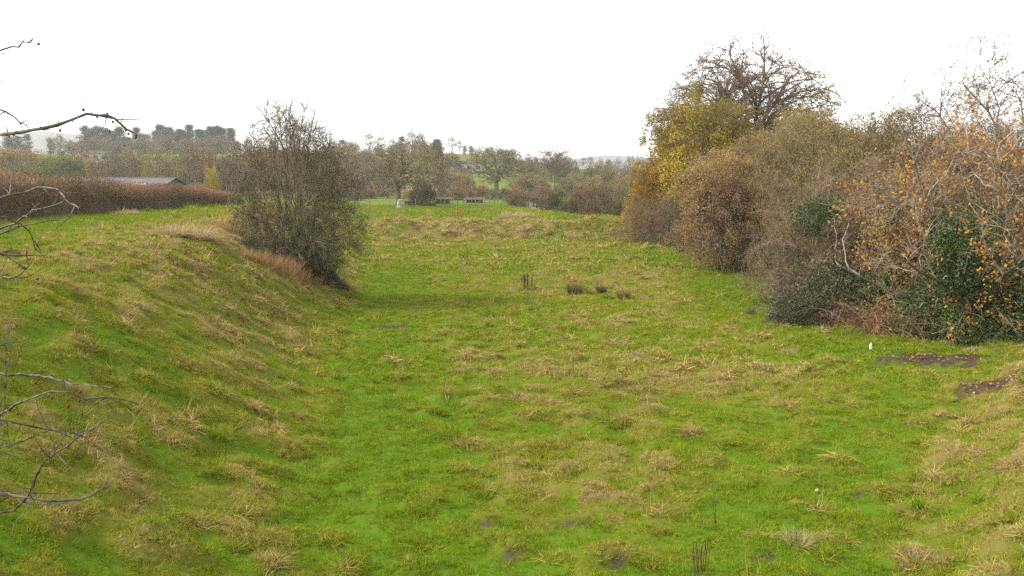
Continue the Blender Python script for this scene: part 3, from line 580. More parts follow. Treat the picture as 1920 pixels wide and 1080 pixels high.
# ------------------------------------------------------------------ hedge on the left
hp = np.array([(-22.4, 22), (-22.9, 36), (-23.2, 42), (-23.5, 50), (-24, 58), (-24.3, 66), (-24.8, 73), (-24.6, 78), (-24.2, 80)], float)
hh = np.array([2.4, 2.2, 2.05, 1.9, 1.66, 1.55, 1.35, 1.15, .4])
root = bpy.data.objects.new('clipped_hedge', None); COL.objects.link(root); root.location = (-23.5, 50, gz(-23.5, 50)); tag(root, 'long clipped russet hedge along the field path', 'hedge')
rng = np.random.default_rng(71)
def hedge_pt(s, a, q):      # s along 0..1, a angle 0..pi over the section, q depth 0..1
    f = s * (len(hp) - 1); i = np.minimum(f.astype(int), len(hp) - 2); fr = f - i
    c = hp[i] * (1 - fr)[:, None] + hp[i + 1] * fr[:, None]; h = hh[i] * (1 - fr) + hh[i + 1] * fr; h = h * (.93 + .14 * vnoise(s * 90, s * 0, 3))
    ca = np.cos(a); sa = np.sin(a); wd = 1.15 * (.85 + .3 * vnoise(s * 70, a * 2, 6)); px = np.sign(ca) * np.abs(ca) ** .55 * wd * q; pz = np.abs(sa) ** .5 * h * q
    x = c[:, 0] + px; y = c[:, 1]; return np.stack([x, y, height(x, y) + pz], -1), nrm(np.stack([ca, np.zeros_like(a) + rng.normal(0, .25, len(a)), sa + .25], -1)), pz / h
def along(n): 
    # more growth on the parts that show largest
    return rng.uniform(0, 1, n)
n = 9500; P0, D0, _ = hedge_pt(along(n), rng.uniform(0, pi, n), rng.uniform(.75, .95, n)); P, R = grow(rng, P0, D0 + rng.normal(size=(n, 3)) * .4, rng.uniform(.15, .42, n), np.full(n, .008), 3, .2, .1)
gg = Geo(); gg.tubes(P, R, 3); off = -np.array(root.location)
gg.v = [v + off for v in gg.v]; link('twigs', gg.mesh('twigs', ['twig_purple']), root)
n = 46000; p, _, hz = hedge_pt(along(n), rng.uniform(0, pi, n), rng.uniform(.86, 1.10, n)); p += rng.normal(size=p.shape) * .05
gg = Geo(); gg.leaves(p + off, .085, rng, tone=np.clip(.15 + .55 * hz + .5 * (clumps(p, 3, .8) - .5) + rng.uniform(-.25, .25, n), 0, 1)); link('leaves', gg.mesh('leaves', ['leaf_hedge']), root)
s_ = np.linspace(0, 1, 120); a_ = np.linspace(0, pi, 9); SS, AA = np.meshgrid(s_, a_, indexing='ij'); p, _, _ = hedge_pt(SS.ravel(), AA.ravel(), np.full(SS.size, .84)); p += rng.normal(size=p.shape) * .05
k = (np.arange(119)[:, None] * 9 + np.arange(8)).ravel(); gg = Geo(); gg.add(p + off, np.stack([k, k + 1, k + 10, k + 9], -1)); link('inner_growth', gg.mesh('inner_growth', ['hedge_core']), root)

# ------------------------------------------------------------------ barn behind the hedge
bz = gz(-45, 110); x1, x0, ya, yr, yb, ze, zr = -40.0, -76.0, 106.0, 110.0, 114.0, 3.95, 4.78
barn = bpy.data.objects.new('barn', None); COL.objects.link(barn); barn.location = (-58, 110, bz); tag(barn, 'low grey roofed barn with pale roof lights beyond the hedge', 'barn'); bo = -np.array(barn.location)
gg = Geo(); gg.add(np.array([(x0, ya, bz - .3), (x1, ya, bz - .3), (x1, yb, bz - .3), (x0, yb, bz - .3), (x0, ya, ze), (x1, ya, ze), (x1, yb, ze), (x0, yb, ze), (x0, yr, zr - .05), (x1, yr, zr - .05)]) + bo,
    [(0, 1, 5, 4), (2, 3, 7, 6), (1, 2, 6, 5), (3, 0, 4, 7)], [(5, 6, 9), (7, 4, 8)]); wl = link('wall', gg.mesh('wall', ['cladding']), barn)
def slab(g, a, b, c, d, th=.08, mat=0):
    q = np.array([a, b, c, d], float); nn = nrm(np.cross(q[1] - q[0], q[3] - q[0])); v = np.concatenate([q, q - nn * th])
    g.add(v, [(0, 1, 2, 3), (7, 6, 5, 4), (0, 4, 5, 1), (1, 5, 6, 2), (2, 6, 7, 3), (3, 7, 4, 0)], mat=mat)
def rp(x, t, e=0, back=False):               # a point on the roof slope, t=0 eave .. 1 ridge
    yy = (yb + .3 + (yr - yb - .3) * t) if back else (ya - .3 + (yr - ya + .3) * t); return np.array([x, yy, ze - .06 + (zr - ze + .06) * t + e]) + bo
gg = Geo(); slab(gg, rp(x0 - .3, 0), rp(x1 + .3, 0), rp(x1 + .3, 1), rp(x0 - .3, 1)); slab(gg, rp(x1 + .3, 0, 0, True), rp(x0 - .3, 0, 0, True), rp(x0 - .3, 1, 0, True), rp(x1 + .3, 1, 0, True)); rf = link('roof', gg.mesh('roof', ['roof']), barn)
for i in range(8):
    xx = x1 - 2.4 - i * 4.3; gg = Geo(); slab(gg, rp(xx - 1.05, .06, .05), rp(xx + 1.05, .06, .05), rp(xx + 1.05, .32, .05), rp(xx - 1.05, .32, .05), .03); link('roof_light', gg.mesh('roof_light', ['skylight']), rf)
gg = Geo(); gg.box(np.array([x0 - .3, yr - .15, zr + .0]) + bo, np.array([x1 + .3, yr + .15, zr + .07]) + bo); link('ridge_cap', gg.mesh('ridge_cap', ['skylight']), rf)
gg = Geo(); gg.box(np.array([x1 + .002, ya + 2, 3.2]) + bo, np.array([x1 + .06, yb - 2.2, 3.75]) + bo); link('vent_panel', gg.mesh('vent_panel', ['skylight']), wl)

# ------------------------------------------------------------------ trees in the middle distance
K['oak'] = tree(701, 9.4, 2.7, 5.8, [dict(n=4500, size=0.10, mat='leaf_far', lev=[-1, -2], freq=.45, gap=0.35, jit=0.1)], ('bark_oak', 'twig_olive'), (13, 120, 1000), (3, 0.5, 0.7, 0.06), minr=0.015, trunkr=0.4, low=2.0, forks=3, spread=1.0, wig=0.55, bend=0.14, single=True)
K['oak_b'] = tree(702, 12.6, 3.3, 7.0, [dict(n=4500, size=0.15, mat='leaf_far', lev=[-1, -2], freq=.45, gap=0.25, jit=0.15)], ('bark_oak', 'twig_olive'), (14, 140, 1100), (3, 0.7, 0.7, 0.1), minr=0.02, trunkr=0.62, low=2.6, forks=3, spread=0.6, wig=0.35, single=True)
K['fan'] = tree(703, 14, 5.0, 5.8, [], ('bark_grey', 'twig_purple'), (14, 130, 900), (4, 0.8, 0.5, 0.12), minr=0.018, trunkr=0.36, low=6.5, forks=4, spread=0.3, cone=-0.2, lump=0.08, wig=0.2, single=True)
K['bare_a'] = tree(704, 12, 2.5, 3.4, [], ('bark_dark', 'twig_purple'), (14, 110, 700), (4, 0.7, 0.6, 0.15), minr=0.022, low=2.5, top=0.9)
K['bare_b'] = tree(705, 11, 2.2, 4.3, [dict(n=4500, size=0.24, mat='leaf_far', lev=[-1, -2], freq=.45, gap=0.25, jit=0.25)], ('bark_dark', 'twig_brown'), (14, 110, 700), (4, 0.7, 0.6, 0.1), minr=0.024, low=1.5)
K['leafy_a'] = tree(706, 10, 1.0, 4.4, [dict(n=9500, size=0.32, mat='leaf_far', lev=[-1, -2], freq=.45, gap=0.1, jit=0.3)], ('bark_dark', 'twig_olive'), (14, 100, 600), (4, 0.7, 0.7, 0.08), minr=0.025, low=-0.3, lump=0.22)
K['leafy_b'] = tree(707, 8, 0.7, 4.6, [dict(n=9500, size=0.3, mat='leaf_far', lev=[-1, -2], freq=.45, gap=0.12, jit=0.3)], ('bark_dark', 'twig_brown'), (14, 100, 600), (4, 0.7, 0.7, 0.08), minr=0.025, low=-1.5, lump=0.24)
K['alder'] = tree(708, 13, 2.2, 3.3, [dict(n=5500, size=0.22, mat='leaf_far', lev=[-1, -2], freq=.45, gap=0.25, jit=0.25)], ('bark_dark', 'twig_brown'), (18, 120, 700), (4, 0.6, 0.7, 0.1), minr=0.022, low=1.8, trunkr=0.22, top=0.92)
def pine(seed, h, r, bare_h, flat):
    rng = np.random.default_rng(seed); P0, R0 = grow(rng, np.array([[0, 0, -.3]]), np.array([[.05, .02, 1.]]), [h * .96], [h * .02], 9, .05, .02, .25)
    gg = Geo(); gg.tubes(P0, R0, 7); out = {'trunk': gg.mesh('trunk', ['bark_dark'], True)}
    nb = 34; t = np.sort(rng.uniform(bare_h, .99, nb)); f = t * 8; i = np.minimum(f.astype(int), 7); S = P0[0, i] + (P0[0, i + 1] - P0[0, i]) * (f - i)[:, None]
    a = np.arange(nb) * 2.4 + rng.normal(0, .3, nb); k = (t - bare_h) / (1 - bare_h); L = r * np.clip(np.sqrt(np.clip(1 - (k * flat) ** 2, .03, 1)) * (.55 + .45 * np.minimum(1, k * 5)), .2, 1) * rng.uniform(.6, 1.15, nb)
    P, R = grow(rng, S, np.stack([np.cos(a), np.sin(a), .15 + .5 * k], -1), L, np.full(nb, .07), 6, .1, .05)
    gb = Geo(); gb.tubes(P, R, 3); out['limbs'] = gb.mesh('limbs', ['bark_dark'])
    cc = P[:, 2:].reshape(-1, 3); cc = cc[rng.random(len(cc)) < .85]; m = 110
    p = np.repeat(cc, m, 0) + rng.normal(size=(len(cc) * m, 3)) * np.array([.95, .95, .55]) * (h / 16)
    gl = Geo(); gl.leaves(p, .42, rng, tone=np.clip(.25 + .5 * (p[:, 2] - np.repeat(cc[:, 2], m)) + rng.uniform(0, .5, len(p)), 0, 1), aspect=.35); out['crown'] = gl.mesh('crown', ['leaf_pine']); return out
K['pine_a'] = pine(711, 16, 5.4, .06, .97); K['pine_b'] = pine(712, 17, 5.4, .46, .9); K['pine_c'] = pine(713, 15, 6.2, .04, .95)

def put(kind, name, u, vtop, Y, label, group=None, cat='tree', wide=1., color=None, rot=None):
    x = U(u, Y); z0 = gz(x, Y); top = at(u, vtop, Y)[2]; h0 = {'oak': 9.4, 'oak_b': 12.6, 'fan': 14, 'bare_a': 12, 'bare_b': 11, 'leafy_a': 10, 'leafy_b': 8, 'alder': 13, 'pine_a': 16, 'pine_b': 17, 'pine_c': 15, 'thorn': 7.4, 'ochre_a': 6.6, 'ochre_b': 6.2, 'twiggy': 6.2, 'hawthorn': 6.05}[kind]
    s = max((top - z0) / h0, .25); return spawn(K[kind], name, x, Y, label, cat, group, rot if rot is not None else (u * 1.37) % 6.28, (s * wide, s * wide, s), color)
OC, OL, BR, YG, RD = (1.25, .98, .55), (.72, .85, .45), (1.0, .78, .62), (1.3, 1.25, .38), (1.2, .7, .5)
put('oak', 'oak_tree', 748, 258, 116, 'spreading bare oak with crooked mossy limbs in the field', rot=2.2, wide=1.0)
put('bare_b', 'ivy_clad_tree', 806, 262, 128, 'dark ivy clad tree just right of the spreading oak', wide=.75, color=(.6, .66, .45))
put('leafy_b', 'evergreen_bush', 790, 330, 124, 'dark green bush beneath the spreading oak', cat='shrub', wide=.8, color=(.3, .42, .25))
put('oak_b', 'oak_tree', 932, 266, 172, 'large rounded oak with stout forked trunk beyond the fence', rot=.4)
put('fan', 'fan_shaped_tree', 1036, 274, 205, 'tall bare fan shaped tree with pale upright limbs', rot=1)
put('bare_b', 'small_bare_tree', 1072, 296, 300, 'small round headed bare tree right of the fan shaped tree')
for u, vt, Y, wd, c, lb in ((966, 360, 124, .62, (.62, .60, .42), 'round olive bush standing by itself at the field edge'), (1040, 350, 110, .8, (.5, .52, .34), 'olive bush at the left end of the bushes below the field lip'),
    (1085, 352, 104, .6, (.85, .55, .42), 'reddish brown bush between the olive bushes below the field lip'), (1120, 346, 114, .8, (.62, .5, .38), 'brown bush behind the dark round bush below the field lip'), (1068, 366, 99, .7, (.5, .5, .34), 'low olive bush in front of the reddish one below the field lip'), (1112, 372, 94, .7, (.6, .5, .36), 'low brown bush beside the dark round bush below the field lip'), (1152, 372, 92, .8, (.38, .42, .28), 'dark round bush next to the golden maple below the field lip')):
    put('leafy_b', 'field_edge_bush', u, vt, Y, lb, cat='shrub', wide=wd * 1.15, color=c)
for i, u in enumerate(np.linspace(600, 1015, 19)):
    if 735 < u < 765: continue
    cc, cn = ((BR, 'brown'), ((1.05, .72, .6), 'pinkish brown'), (OL, 'olive'), ((.85, .7, .62), 'greyish'))[i % 4]
    put('leafy_b', 'understorey_bush', u, 348 + (i * 7) % 11, 150 + (i * 13) % 34, '%s low bush along the far edge of the green field' % cn, 'bushes along the far field edge, ' + cn, 'shrub', 1.3, cc)
put('leafy_b', 'dark_clipped_bush', 1000, 368, 140, 'small very dark evergreen bush beside the far fence', cat='shrub', wide=1.2, color=(.2, .3, .2))
mid = [('leafy_b', -25, 300, 190, OC), ('leafy_b', 22, 272, 215, OC), ('leafy_b', 62, 274, 225, (1.45, 1.05, .5)), ('leafy_b', 105, 288, 185, OL), ('leafy_a', 128, 296, 180, (.55, .75, .42)), ('leafy_b', 52, 300, 178, OL),
       ('bare_b', 162, 278, 215, RD), ('leafy_b', 195, 292, 210, OC), ('bare_b', 222, 276, 205, OL), ('leafy_a', 245, 288, 215, BR), ('alder', 262, 272, 200, BR), ('bare_b', 300, 280, 195, YG), ('leafy_b', 325, 285, 215, YG),
       ('alder', 358, 264, 185, BR), ('alder', 386, 266, 190, RD), ('leafy_b', 412, 290, 215, BR), ('alder', 436, 272, 190, BR), ('bare_b', 468, 280, 200, BR), ('leafy_a', 500, 272, 220, BR), ('bare_b', 545, 275, 190, OL),
       ('leafy_b', 585, 288, 215, BR), ('bare_b', 620, 272, 185, BR), ('leafy_a', 652, 278, 210, BR), ('bare_a', 676, 282, 170, BR), ('leafy_b', 700, 300, 190, BR), ('bare_b', 728, 290, 175, BR), ('leafy_b', 840, 315, 230, BR), ('leafy_b', 868, 322, 220, (1.15, .85, .6)),
       ('leafy_b', 985, 320, 215, OC), ('leafy_b', 1010, 330, 230, BR), ('leafy_b', 1060, 330, 215, OL), ('leafy_b', 1080, 322, 240, YG), ('leafy_b', 1110, 325, 220, OC), ('leafy_a', 1140, 318, 240, OL), ('leafy_b', 1165, 325, 200, OC), ('leafy_b', 1200, 318, 230, BR), ('leafy_b', 1092, 340, 170, BR), ('leafy_b', 1135, 338, 165, BR), ('leafy_b', 1175, 345, 150, OL), ('leafy_b', 1020, 345, 160, BR), ('leafy_b', 905, 345, 200, BR)]
KN = {'leafy_b': ('thicket_tree', 'low spreading autumn tree in the wood across the fields'), 'leafy_a': ('woodland_tree', 'taller leafy autumn tree in the wood across the fields'), 'bare_b': ('half_bare_tree', 'half bare tree with thin autumn leaf across the fields'), 'bare_a': ('bare_tree', 'bare slender tree standing behind the spreading oak'), 'alder': ('alder_tree', 'slim dark trunked alder with brown crown near the barn')}
for k, u, vt, Y, c in mid:
    nm, lb = KN[k]; cw_ = {OC: 'ochre', OL: 'olive', BR: 'brown', YG: 'yellow green', RD: 'reddish'}.get(c, 'tinted'); put(k, nm, u, vt, Y, cw_ + ' ' + lb.replace('autumn ', ''), 'wood across the fields, %s %s' % (cw_, nm), color=c, wide=1.15 if k.startswith('leafy') else 1.)
put('leafy_a', 'yellow_leaved_tree', 402, 318, 140, 'small bright yellow leaved tree right of the barn', wide=.55, color=(2.0, 1.75, .25))
# the wooded rise behind
rise = [('pine_c', -20, 252, 420), ('pine_c', 28, 248, 420), ('pine_a', 62, 252, 420), ('pine_c', 106, 258, 410), ('pine_c', 172, 240, 420), ('pine_a', 192, 236, 430), ('pine_a', 208, 240, 440), ('pine_a', 232, 238, 425), ('pine_b', 266, 240, 440), ('pine_b', 312, 235, 440), ('pine_b', 338, 243, 440), ('pine_b', 362, 235, 435), ('pine_a', 380, 242, 425), ('pine_b', 398, 238, 440), ('pine_a', 418, 236, 430), ('pine_a', 440, 240, 430), ('pine_a', 350, 244, 450), ('pine_a', 406, 240, 455), ('pine_b', 428, 242, 445), ('pine_a', 325, 246, 450), ('pine_a', 182, 243, 445), ('pine_c', 45, 254, 430), ('pine_a', 220, 246, 450), *[(('pine_a', 'pine_b', 'pine_a')[i % 3], 168 + i * 21 + (i * 7) % 9, 236 + (i * 17) % 23, 445 + (i * 11) % 30) for i in range(14)], ('pine_a', 645, 262, 400), ('pine_a', 755, 256, 400), ('pine_b', 826, 262, 330), ('pine_c', 872, 272, 420), ('pine_c', 885, 276, 400), ('pine_c', 1140, 299, 480)]
for k, u, vt, Y in rise:
    put(k, 'pine_tree', u, vt, Y, {'pine_a': 'dark full crowned pine on the wooded rise', 'pine_b': 'tall pine with bare stem and flat crown on the wooded rise', 'pine_c': 'dark bushy evergreen low to the ground on the wooded rise'}[k], 'pines on the wooded rise, ' + k[-1].replace('a', 'full').replace('b', 'flat').replace('c', 'bushy'), wide=(1.0, 1.25, .85, 1.12)[int(u) % 4])
for i, u in enumerate(np.linspace(120, 470, 17)):
    put(('bare_b', 'leafy_a')[i % 2], 'ridge_tree', u, 254 + (i * 11) % 14, 392 + (i * 7) % 20, 'greyish brown %s tree standing among the pines on the rise' % ('half bare', 'full crowned')[i % 2], 'brown trees among the pines, %s' % ('half bare', 'full crowned')[i % 2], color=((.85, .72, .66), (.75, .72, .55))[i % 2], wide=1.2)
bares = [(284, 246, 430), (300, 250, 420), (470, 256, 400), (520, 262, 400), (560, 258, 400), (596, 256, 400), (628, 262, 390), (668, 264, 380), (696, 244, 380), (716, 250, 380), (738, 256, 380), (774, 240, 380), (790, 246, 380), (848, 252, 400), (862, 260, 400), (900, 276, 380), (960, 276, 400), (990, 284, 380), (1092, 292, 420), (1105, 291, 420), (1125, 296, 400), (1158, 296, 380), (1180, 290, 380), (1200, 292, 380)]
for u, vt, Y in bares:
    put('bare_a', 'bare_tree', u, vt, Y, 'bare leafless tree showing against the sky on the rise', 'bare trees on the rise', color=None, wide=.9)
rg = np.random.default_rng(88)
back = [(u + rg.uniform(-9, 9), 262 + (18 if u < 460 else 0) + (8 if 620 < u < 850 else 14 if u < 960 else 34 if u < 1060 else 44) + rg.uniform(-6, 10), rg.uniform(280, 390)) for u in np.linspace(-30, 1250, 62)]
for i, (u, vt, Y) in enumerate(back):
    if 862 < u < 900: vt = max(vt, 312)
    k = ('leafy_a', 'leafy_b', 'bare_b')[i % 3]; c, cw_ = ((BR, 'brown'), (OL, 'olive'), ((.9, .75, .7), 'greyish'), (OC, 'ochre'), ((.7, .75, .55), 'dull green'))[i % 5]
    kw_ = {'leafy_a': 'full crowned', 'leafy_b': 'low spreading', 'bare_b': 'half bare'}[k]
    put(k, 'hillside_tree', u, vt, Y, 'hazy %s %s tree in the wood on the slope behind' % (cw_, kw_), 'wood on the slope, %s %s' % (cw_, kw_), color=c, wide=1.3)

# ------------------------------------------------------------------ buildings on the rise, sheds, fences, stakes, stump
def house(name, u, v, Y, wd, dp, h, label, wallm='render', roofm='tile', nwin=3, cat='house', flat=.25):
    p = at(u, v, Y); e = bpy.data.objects.new(name, None); COL.objects.link(e); z0 = gz(p[0], Y); e.location = (p[0], Y, z0 - .2); tag(e, label, cat); zb = p[2] - z0 + .2
    gg = Geo(); gg.box((-wd / 2, -dp / 2, 0), (wd / 2, dp / 2, zb)); wl = link('wall', gg.mesh('wall', [wallm]), e)
    gg = Geo(); a, b, c = (-wd / 2 - .4, -dp / 2 - .4), (wd / 2 + .4, dp / 2 + .4), zb + wd * flat * .5
    v_ = [(a[0], a[1], zb + .01), (b[0], a[1], zb + .01), (b[0], b[1], zb + .01), (a[0], b[1], zb + .01), (a[0], 0, c), (b[0], 0, c)]
    gg.add(v_, [(0, 1, 5, 4), (2, 3, 4, 5), (0, 3, 2, 1)], [(0, 4, 3), (1, 2, 5)]); link('roof', gg.mesh('roof', [roofm]), e)
    for i in range(nwin):
        x = -wd / 2 + (i + .5) * wd / nwin; gg = Geo(); gg.box((x - wd * .09, -dp / 2 - .05, zb - h * .62), (x + wd * .09, -dp / 2 + .02, zb - h * .22)); link('window', gg.mesh('window', ['glass']), e)
house('hill_house', 881, 307, 300, 8, 6, 3, 'pale low house among the trees on the slope')
house('hill_house', 186, 288, 330, 9, 6, 3, 'pale house glimpsed below the pines on the rise')
house('hill_house', 415, 302, 230, 7, 6, 3, 'buff house half hidden beside the yellow leaved tree')
house('garden_shed', 831, 373, 136, 2.0, 1.8, 1.6, 'brown shed behind the fenced field', 'tile', 'tile', 1, 'shed')
house('garden_shed', 890, 374, 140, 2.4, 1.8, 1.6, 'low dark shed by the large rounded oak', 'tile', 'tile', 1, 'shed')
house('garden_shed', 772, 378, 126, 1.8, 1.6, 1.4, 'grey boarded shed glimpsed under the spreading oak', 'post', 'tile', 1, 'shed')
def postmesh(h, r, seed, mat):
    rng = np.random.default_rng(seed); P, R = grow(rng, np.array([[0, 0, -.25]]), np.array([[.02, .02, 1.]]), [h + .25], [r], 4, .015, 0, .92); gg = Geo(); gg.tubes(P, R, 7); k = gg.n
    gg.add(np.array([P[0, -1] + np.array([r * .9 * math.cos(a), r * .9 * math.sin(a), .0]) for a in np.arange(7) * 2 * pi / 7] + [P[0, -1] + [0, 0, .03]]), None, [(i, (i + 1) % 7, 7) for i in range(7)]); return gg.mesh('post', [mat])
pm = [postmesh(1.05 + .08 * i, .06, i, 'post') for i in range(4)]
def fence(pts, step, label, seed):
    rng = np.random.default_rng(seed); e = bpy.data.objects.new('wire_fence', None); COL.objects.link(e); o = np.array([pts[0][0], pts[0][1], gz(*pts[0])]); e.location = o; tag(e, label, 'fence'); tops = []
    for (xa, ya_), (xb, yb_) in zip(pts[:-1], pts[1:]):
        n = max(1, int(math.hypot(xb - xa, yb_ - ya_) / step))
        for i in range(n):
            x = xa + (xb - xa) * i / n + rng.normal(0, .12); y = ya_ + (yb_ - ya_) * i / n; z = gz(x, y); q = link('post', pm[int(rng.integers(4))], e); q.location = (x - o[0], y - o[1], z - o[2]); q.rotation_euler = (rng.normal(0, .04), rng.normal(0, .05), rng.uniform(0, 6)); tops.append((x, y - .065, z))
    t = np.array(tops) - o
    for k in (.45, .9):
        gg = Geo(); gg.tubes((t + [0, 0, k])[None], np.full((1, len(t)), .006), 3); link('wire', gg.mesh('wire', ['wire']), e)
fence([(U(826, 128), 128), (U(942, 130), 130)], .62, 'wire fence with many thin posts across the green field', 1)
fence([(U(985, 142), 142), (U(1012, 128), 128)], 1.2, 'short post and wire fence by the dark clipped bush', 2)
fence([(U(618, 124), 124), (U(748, 121), 121), (U(812, 122), 122)], 1.7, 'post and wire fence running behind the spreading oak', 3)
for u, v, hgt, lb in ((857, 408, .95, 'taller of two reddish brown stakes on the cross bank'), (862, 407, .75, 'shorter of two reddish brown stakes on the cross bank'), (823, 401, .35, 'little dark stake alone left of the stake pair')):
    p = ground(u, v); o = link('wooden_stake', postmesh(hgt, .075, int(u), 'stake'), label=lb, cat='stake'); o.location = (p[0], p[1], gz(p[0], p[1]))
p = ground(751, 390); P = np.array([[[0, 0, -.15], [.02, 0, .12], [0, .02, .5], [.03, 0, .85], [.05, .01, 1.05]]]); R = np.array([[.42, .33, .27, .27, .22]])
e = link('tree_stump', None, label='pale broken stump at the foot of the spreading oak', cat='stump'); e.location = (p[0], 112.5, gz(p[0], 112.5)); gg = Geo(); gg.tubes(P, R, 10); link('bole', gg.mesh('bole', ['stump'], True), e)
gg = Geo(); an = np.arange(10) * 2 * pi / 10; top = np.stack([.05 + .22 * np.cos(an), .01 + .22 * np.sin(an), 1.05 + .06 * np.sin(an * 3)], -1); gg.add(np.concatenate([top, [[.05, .01, 1.16]]]), None, [(i, (i + 1) % 10, 10) for i in range(10)]); link('broken_top', gg.mesh('broken_top', ['stump']), e)

# ------------------------------------------------------------------ small plants in the meadow
def dock(seed, n, r, h, bunch, th=.012):
    rng = np.random.default_rng(seed); S, D, L, R = stems_from(rng, n, r, .2, h, th, -.05); P, Rr = grow(rng, S, D, L, R, 6, .03, .05, .5); gg = Geo(); gg.tubes(P, Rr, 4); out = {'stems': gg.mesh('stems', ['weed'])}
    S, D, L, r2 = kids(rng, P, Rr, bunch, .45, 1, .35, .22, .7); P2, R2 = grow(rng, S, D, L, np.maximum(r2, th * .45), 3, .08, .1); gg = Geo(); gg.tubes(P2, R2, 3)
    q = P2.reshape(-1, 3); q = q[rng.integers(0, len(q), n * 22)] + rng.normal(size=(n * 22, 3)) * .012; g2 = Geo(); g2.leaves(q, th * 2, rng); out['side_stems'] = gg.mesh('side_stems', ['weed']); out['leaves'] = g2.mesh('leaves', ['leaf_keys']); return out  # the leaves part holds the dock's seed heads
p = ground(988, 543); spawn(dock(801, 12, .22, .74, 8, .022), 'dead_dock_clump', p[0], p[1], 'upright cluster of black dead dock stems in the meadow', 'weed')
p = ground(1312, 1078); spawn(dock(802, 15, .08, .48, 5, .0055), 'dead_weed', p[0], p[1], 'bushy dark dead weed left of the pale straw tussock', 'weed')
p = ground(1347, 990); spawn(dock(803, 2, .03, .58, 6, .0055), 'dead_weed', p[0], p[1], 'single thin dark dead weed stem above the bushy one', 'weed')
for u, v, s, lb in ((1078, 553, .95, 'largest dark rush clump right of the dead dock stems'), (1128, 548, .62, 'low flattened rush clump between two others'), (1168, 562, .7, 'brown sided rush clump furthest from the dead dock stems'), (1408, 588, .4, 'tiny rush clump near the bramble mound'), (808, 528, .4, 'small dark rush tuft near the hawthorn bush')):
    p = ground(u, v); spawn(K['rush'], 'rush_clump', p[0], p[1], lb, 'rushes', rot=u, scale=(s * 1.1, s, s))
for u, v, s, lb in ((1494, 1022, .85, 'bright pale straw tussock beside the bushy dead weed'), (1478, 660, .6, 'small straw tuft on bright grass before the bramble mound'), (972, 752, .7, 'pale straw tuft lying in the middle of the meadow')):
    p = ground(u, v); spawn(K['strawtuft'], 'straw_tussock', p[0], p[1], lb, 'tussock', rot=u, scale=s)
for u, v, s, lb in ((1450, 512, 1.2, 'tawny grass hummock at the edge of the twiggy shrubs'), (958, 410, 2.0, 'wide tawny hummock on top of the cross bank'), (985, 408, 1.6, 'tawny hummock joined to the wide one on the bank'), (372, 445, 1.1, 'straw hummock on the bank crest left of the hawthorn'), (325, 440, 1.0, 'straw hummock by the field path on the bank'), (240, 403, 1.0, 'grass hummock against the foot of the hedge'), (1830, 660, .55, 'tawny grass hummock beside the bare earth patch')):
    p = ground(u, v); spawn(K['hummock'], 'grass_hummock', p[0], p[1], lb, 'hummock', rot=u, scale=(s, s, s * .8))
p = ground(1632, 655); gg = Geo(); P = np.array([[[0, 0, -.05], [.01, 0, .05], [.0, 0, .13], [.02, 0, .19], [.03, 0, .215]]]); gg.tubes(P, np.array([[.045, .05, .04, .028, .006]]), 8)
e = link('white_stone', gg.mesh('white_stone', ['white'], True), label='small upright white stone at the edge of the rusty stems', cat='stone'); e.location = (p[0], p[1], gz(p[0], p[1])); e.scale = (.8, .6, .85)

# ------------------------------------------------------------------ hawthorn beside the camera: its branches reach in from the left
HB = [([(-330, 180), (-160, 130), (-60, 110), (0, 97), (30, 88), (62, 72)], 6, 3.4), ([(-330, 330), (-180, 300), (-80, 272), (0, 255), (60, 248), (100, 236), (145, 218), (183, 210), (205, 215), (230, 235), (250, 249)], 8, 3.1),
      ([(-300, 250), (-120, 195), (-40, 195), (0, 205), (25, 215), (40, 230), (52, 240)], 4, 3.3), ([(-330, 420), (-150, 390), (-60, 380), (0, 376), (20, 372), (50, 352), (85, 346), (108, 352), (122, 372), (132, 385), (149, 391)], 5.5, 2.9),
      ([(-330, 560), (-160, 490), (-60, 455), (0, 431), (35, 412), (65, 396), (95, 382), (120, 378)], 5, 3.0), ([(-330, 600), (-150, 510), (-60, 470), (0, 441), (40, 423), (75, 414), (112, 412)], 5, 3.2),
      ([(-300, 400), (-120, 388), (-30, 395), (17, 410), (45, 425), (60, 445), (77, 472)], 4, 3.1), ([(-330, 520), (-160, 470), (-60, 470), (0, 478), (30, 480), (80, 478), (95, 480)], 5.5, 3.3), ([(-300, 570), (-140, 545), (-40, 532), (0, 525), (30, 515), (60, 505)], 4.5, 3.0),
      ([(-330, 730), (-160, 670), (-60, 655), (0, 650), (25, 642), (55, 632)], 4.5, 3.2), ([(-300, 960), (-140, 930), (-60, 900), (-10, 840), (5, 780), (8, 720), (15, 660), (18, 620)], 4.5, 3.1), ([(-330, 730), (-160, 700), (-60, 695), (0, 699), (40, 702), (75, 705), (110, 715), (160, 720), (210, 727)], 5.5, 3.1),
      ([(-330, 900), (-180, 830), (-80, 800), (0, 778), (25, 762), (50, 742), (100, 734), (160, 742), (220, 750), (260, 758)], 5.5, 3.0), ([(-330, 760), (-180, 750), (-80, 770), (0, 788), (40, 800), (90, 803), (140, 815), (155, 818)], 5.5, 3.2), ([(-320, 930), (-200, 900), (-80, 868), (0, 842), (45, 828), (90, 808)], 4, 2.9),
      ([(-330, 985), (-160, 985), (-40, 975), (30, 955), (60, 928), (65, 895), (85, 860), (115, 840), (155, 820), (185, 797), (200, 785)], 5, 3.05), ([(-330, 900), (-180, 885), (-80, 900), (0, 920), (30, 933), (65, 940), (120, 944), (170, 932), (205, 910)], 6.5, 3.0), ([(-330, 950), (-120, 930), (15, 922), (60, 923), (120, 927)], 4, 3.05)]
root = bpy.data.objects.new('near_hawthorn', None); COL.objects.link(root); rx, ry = -3.35, 3.25; rz0 = gz(rx, ry); root.location = (rx, ry, rz0); ro = -np.array(root.location)
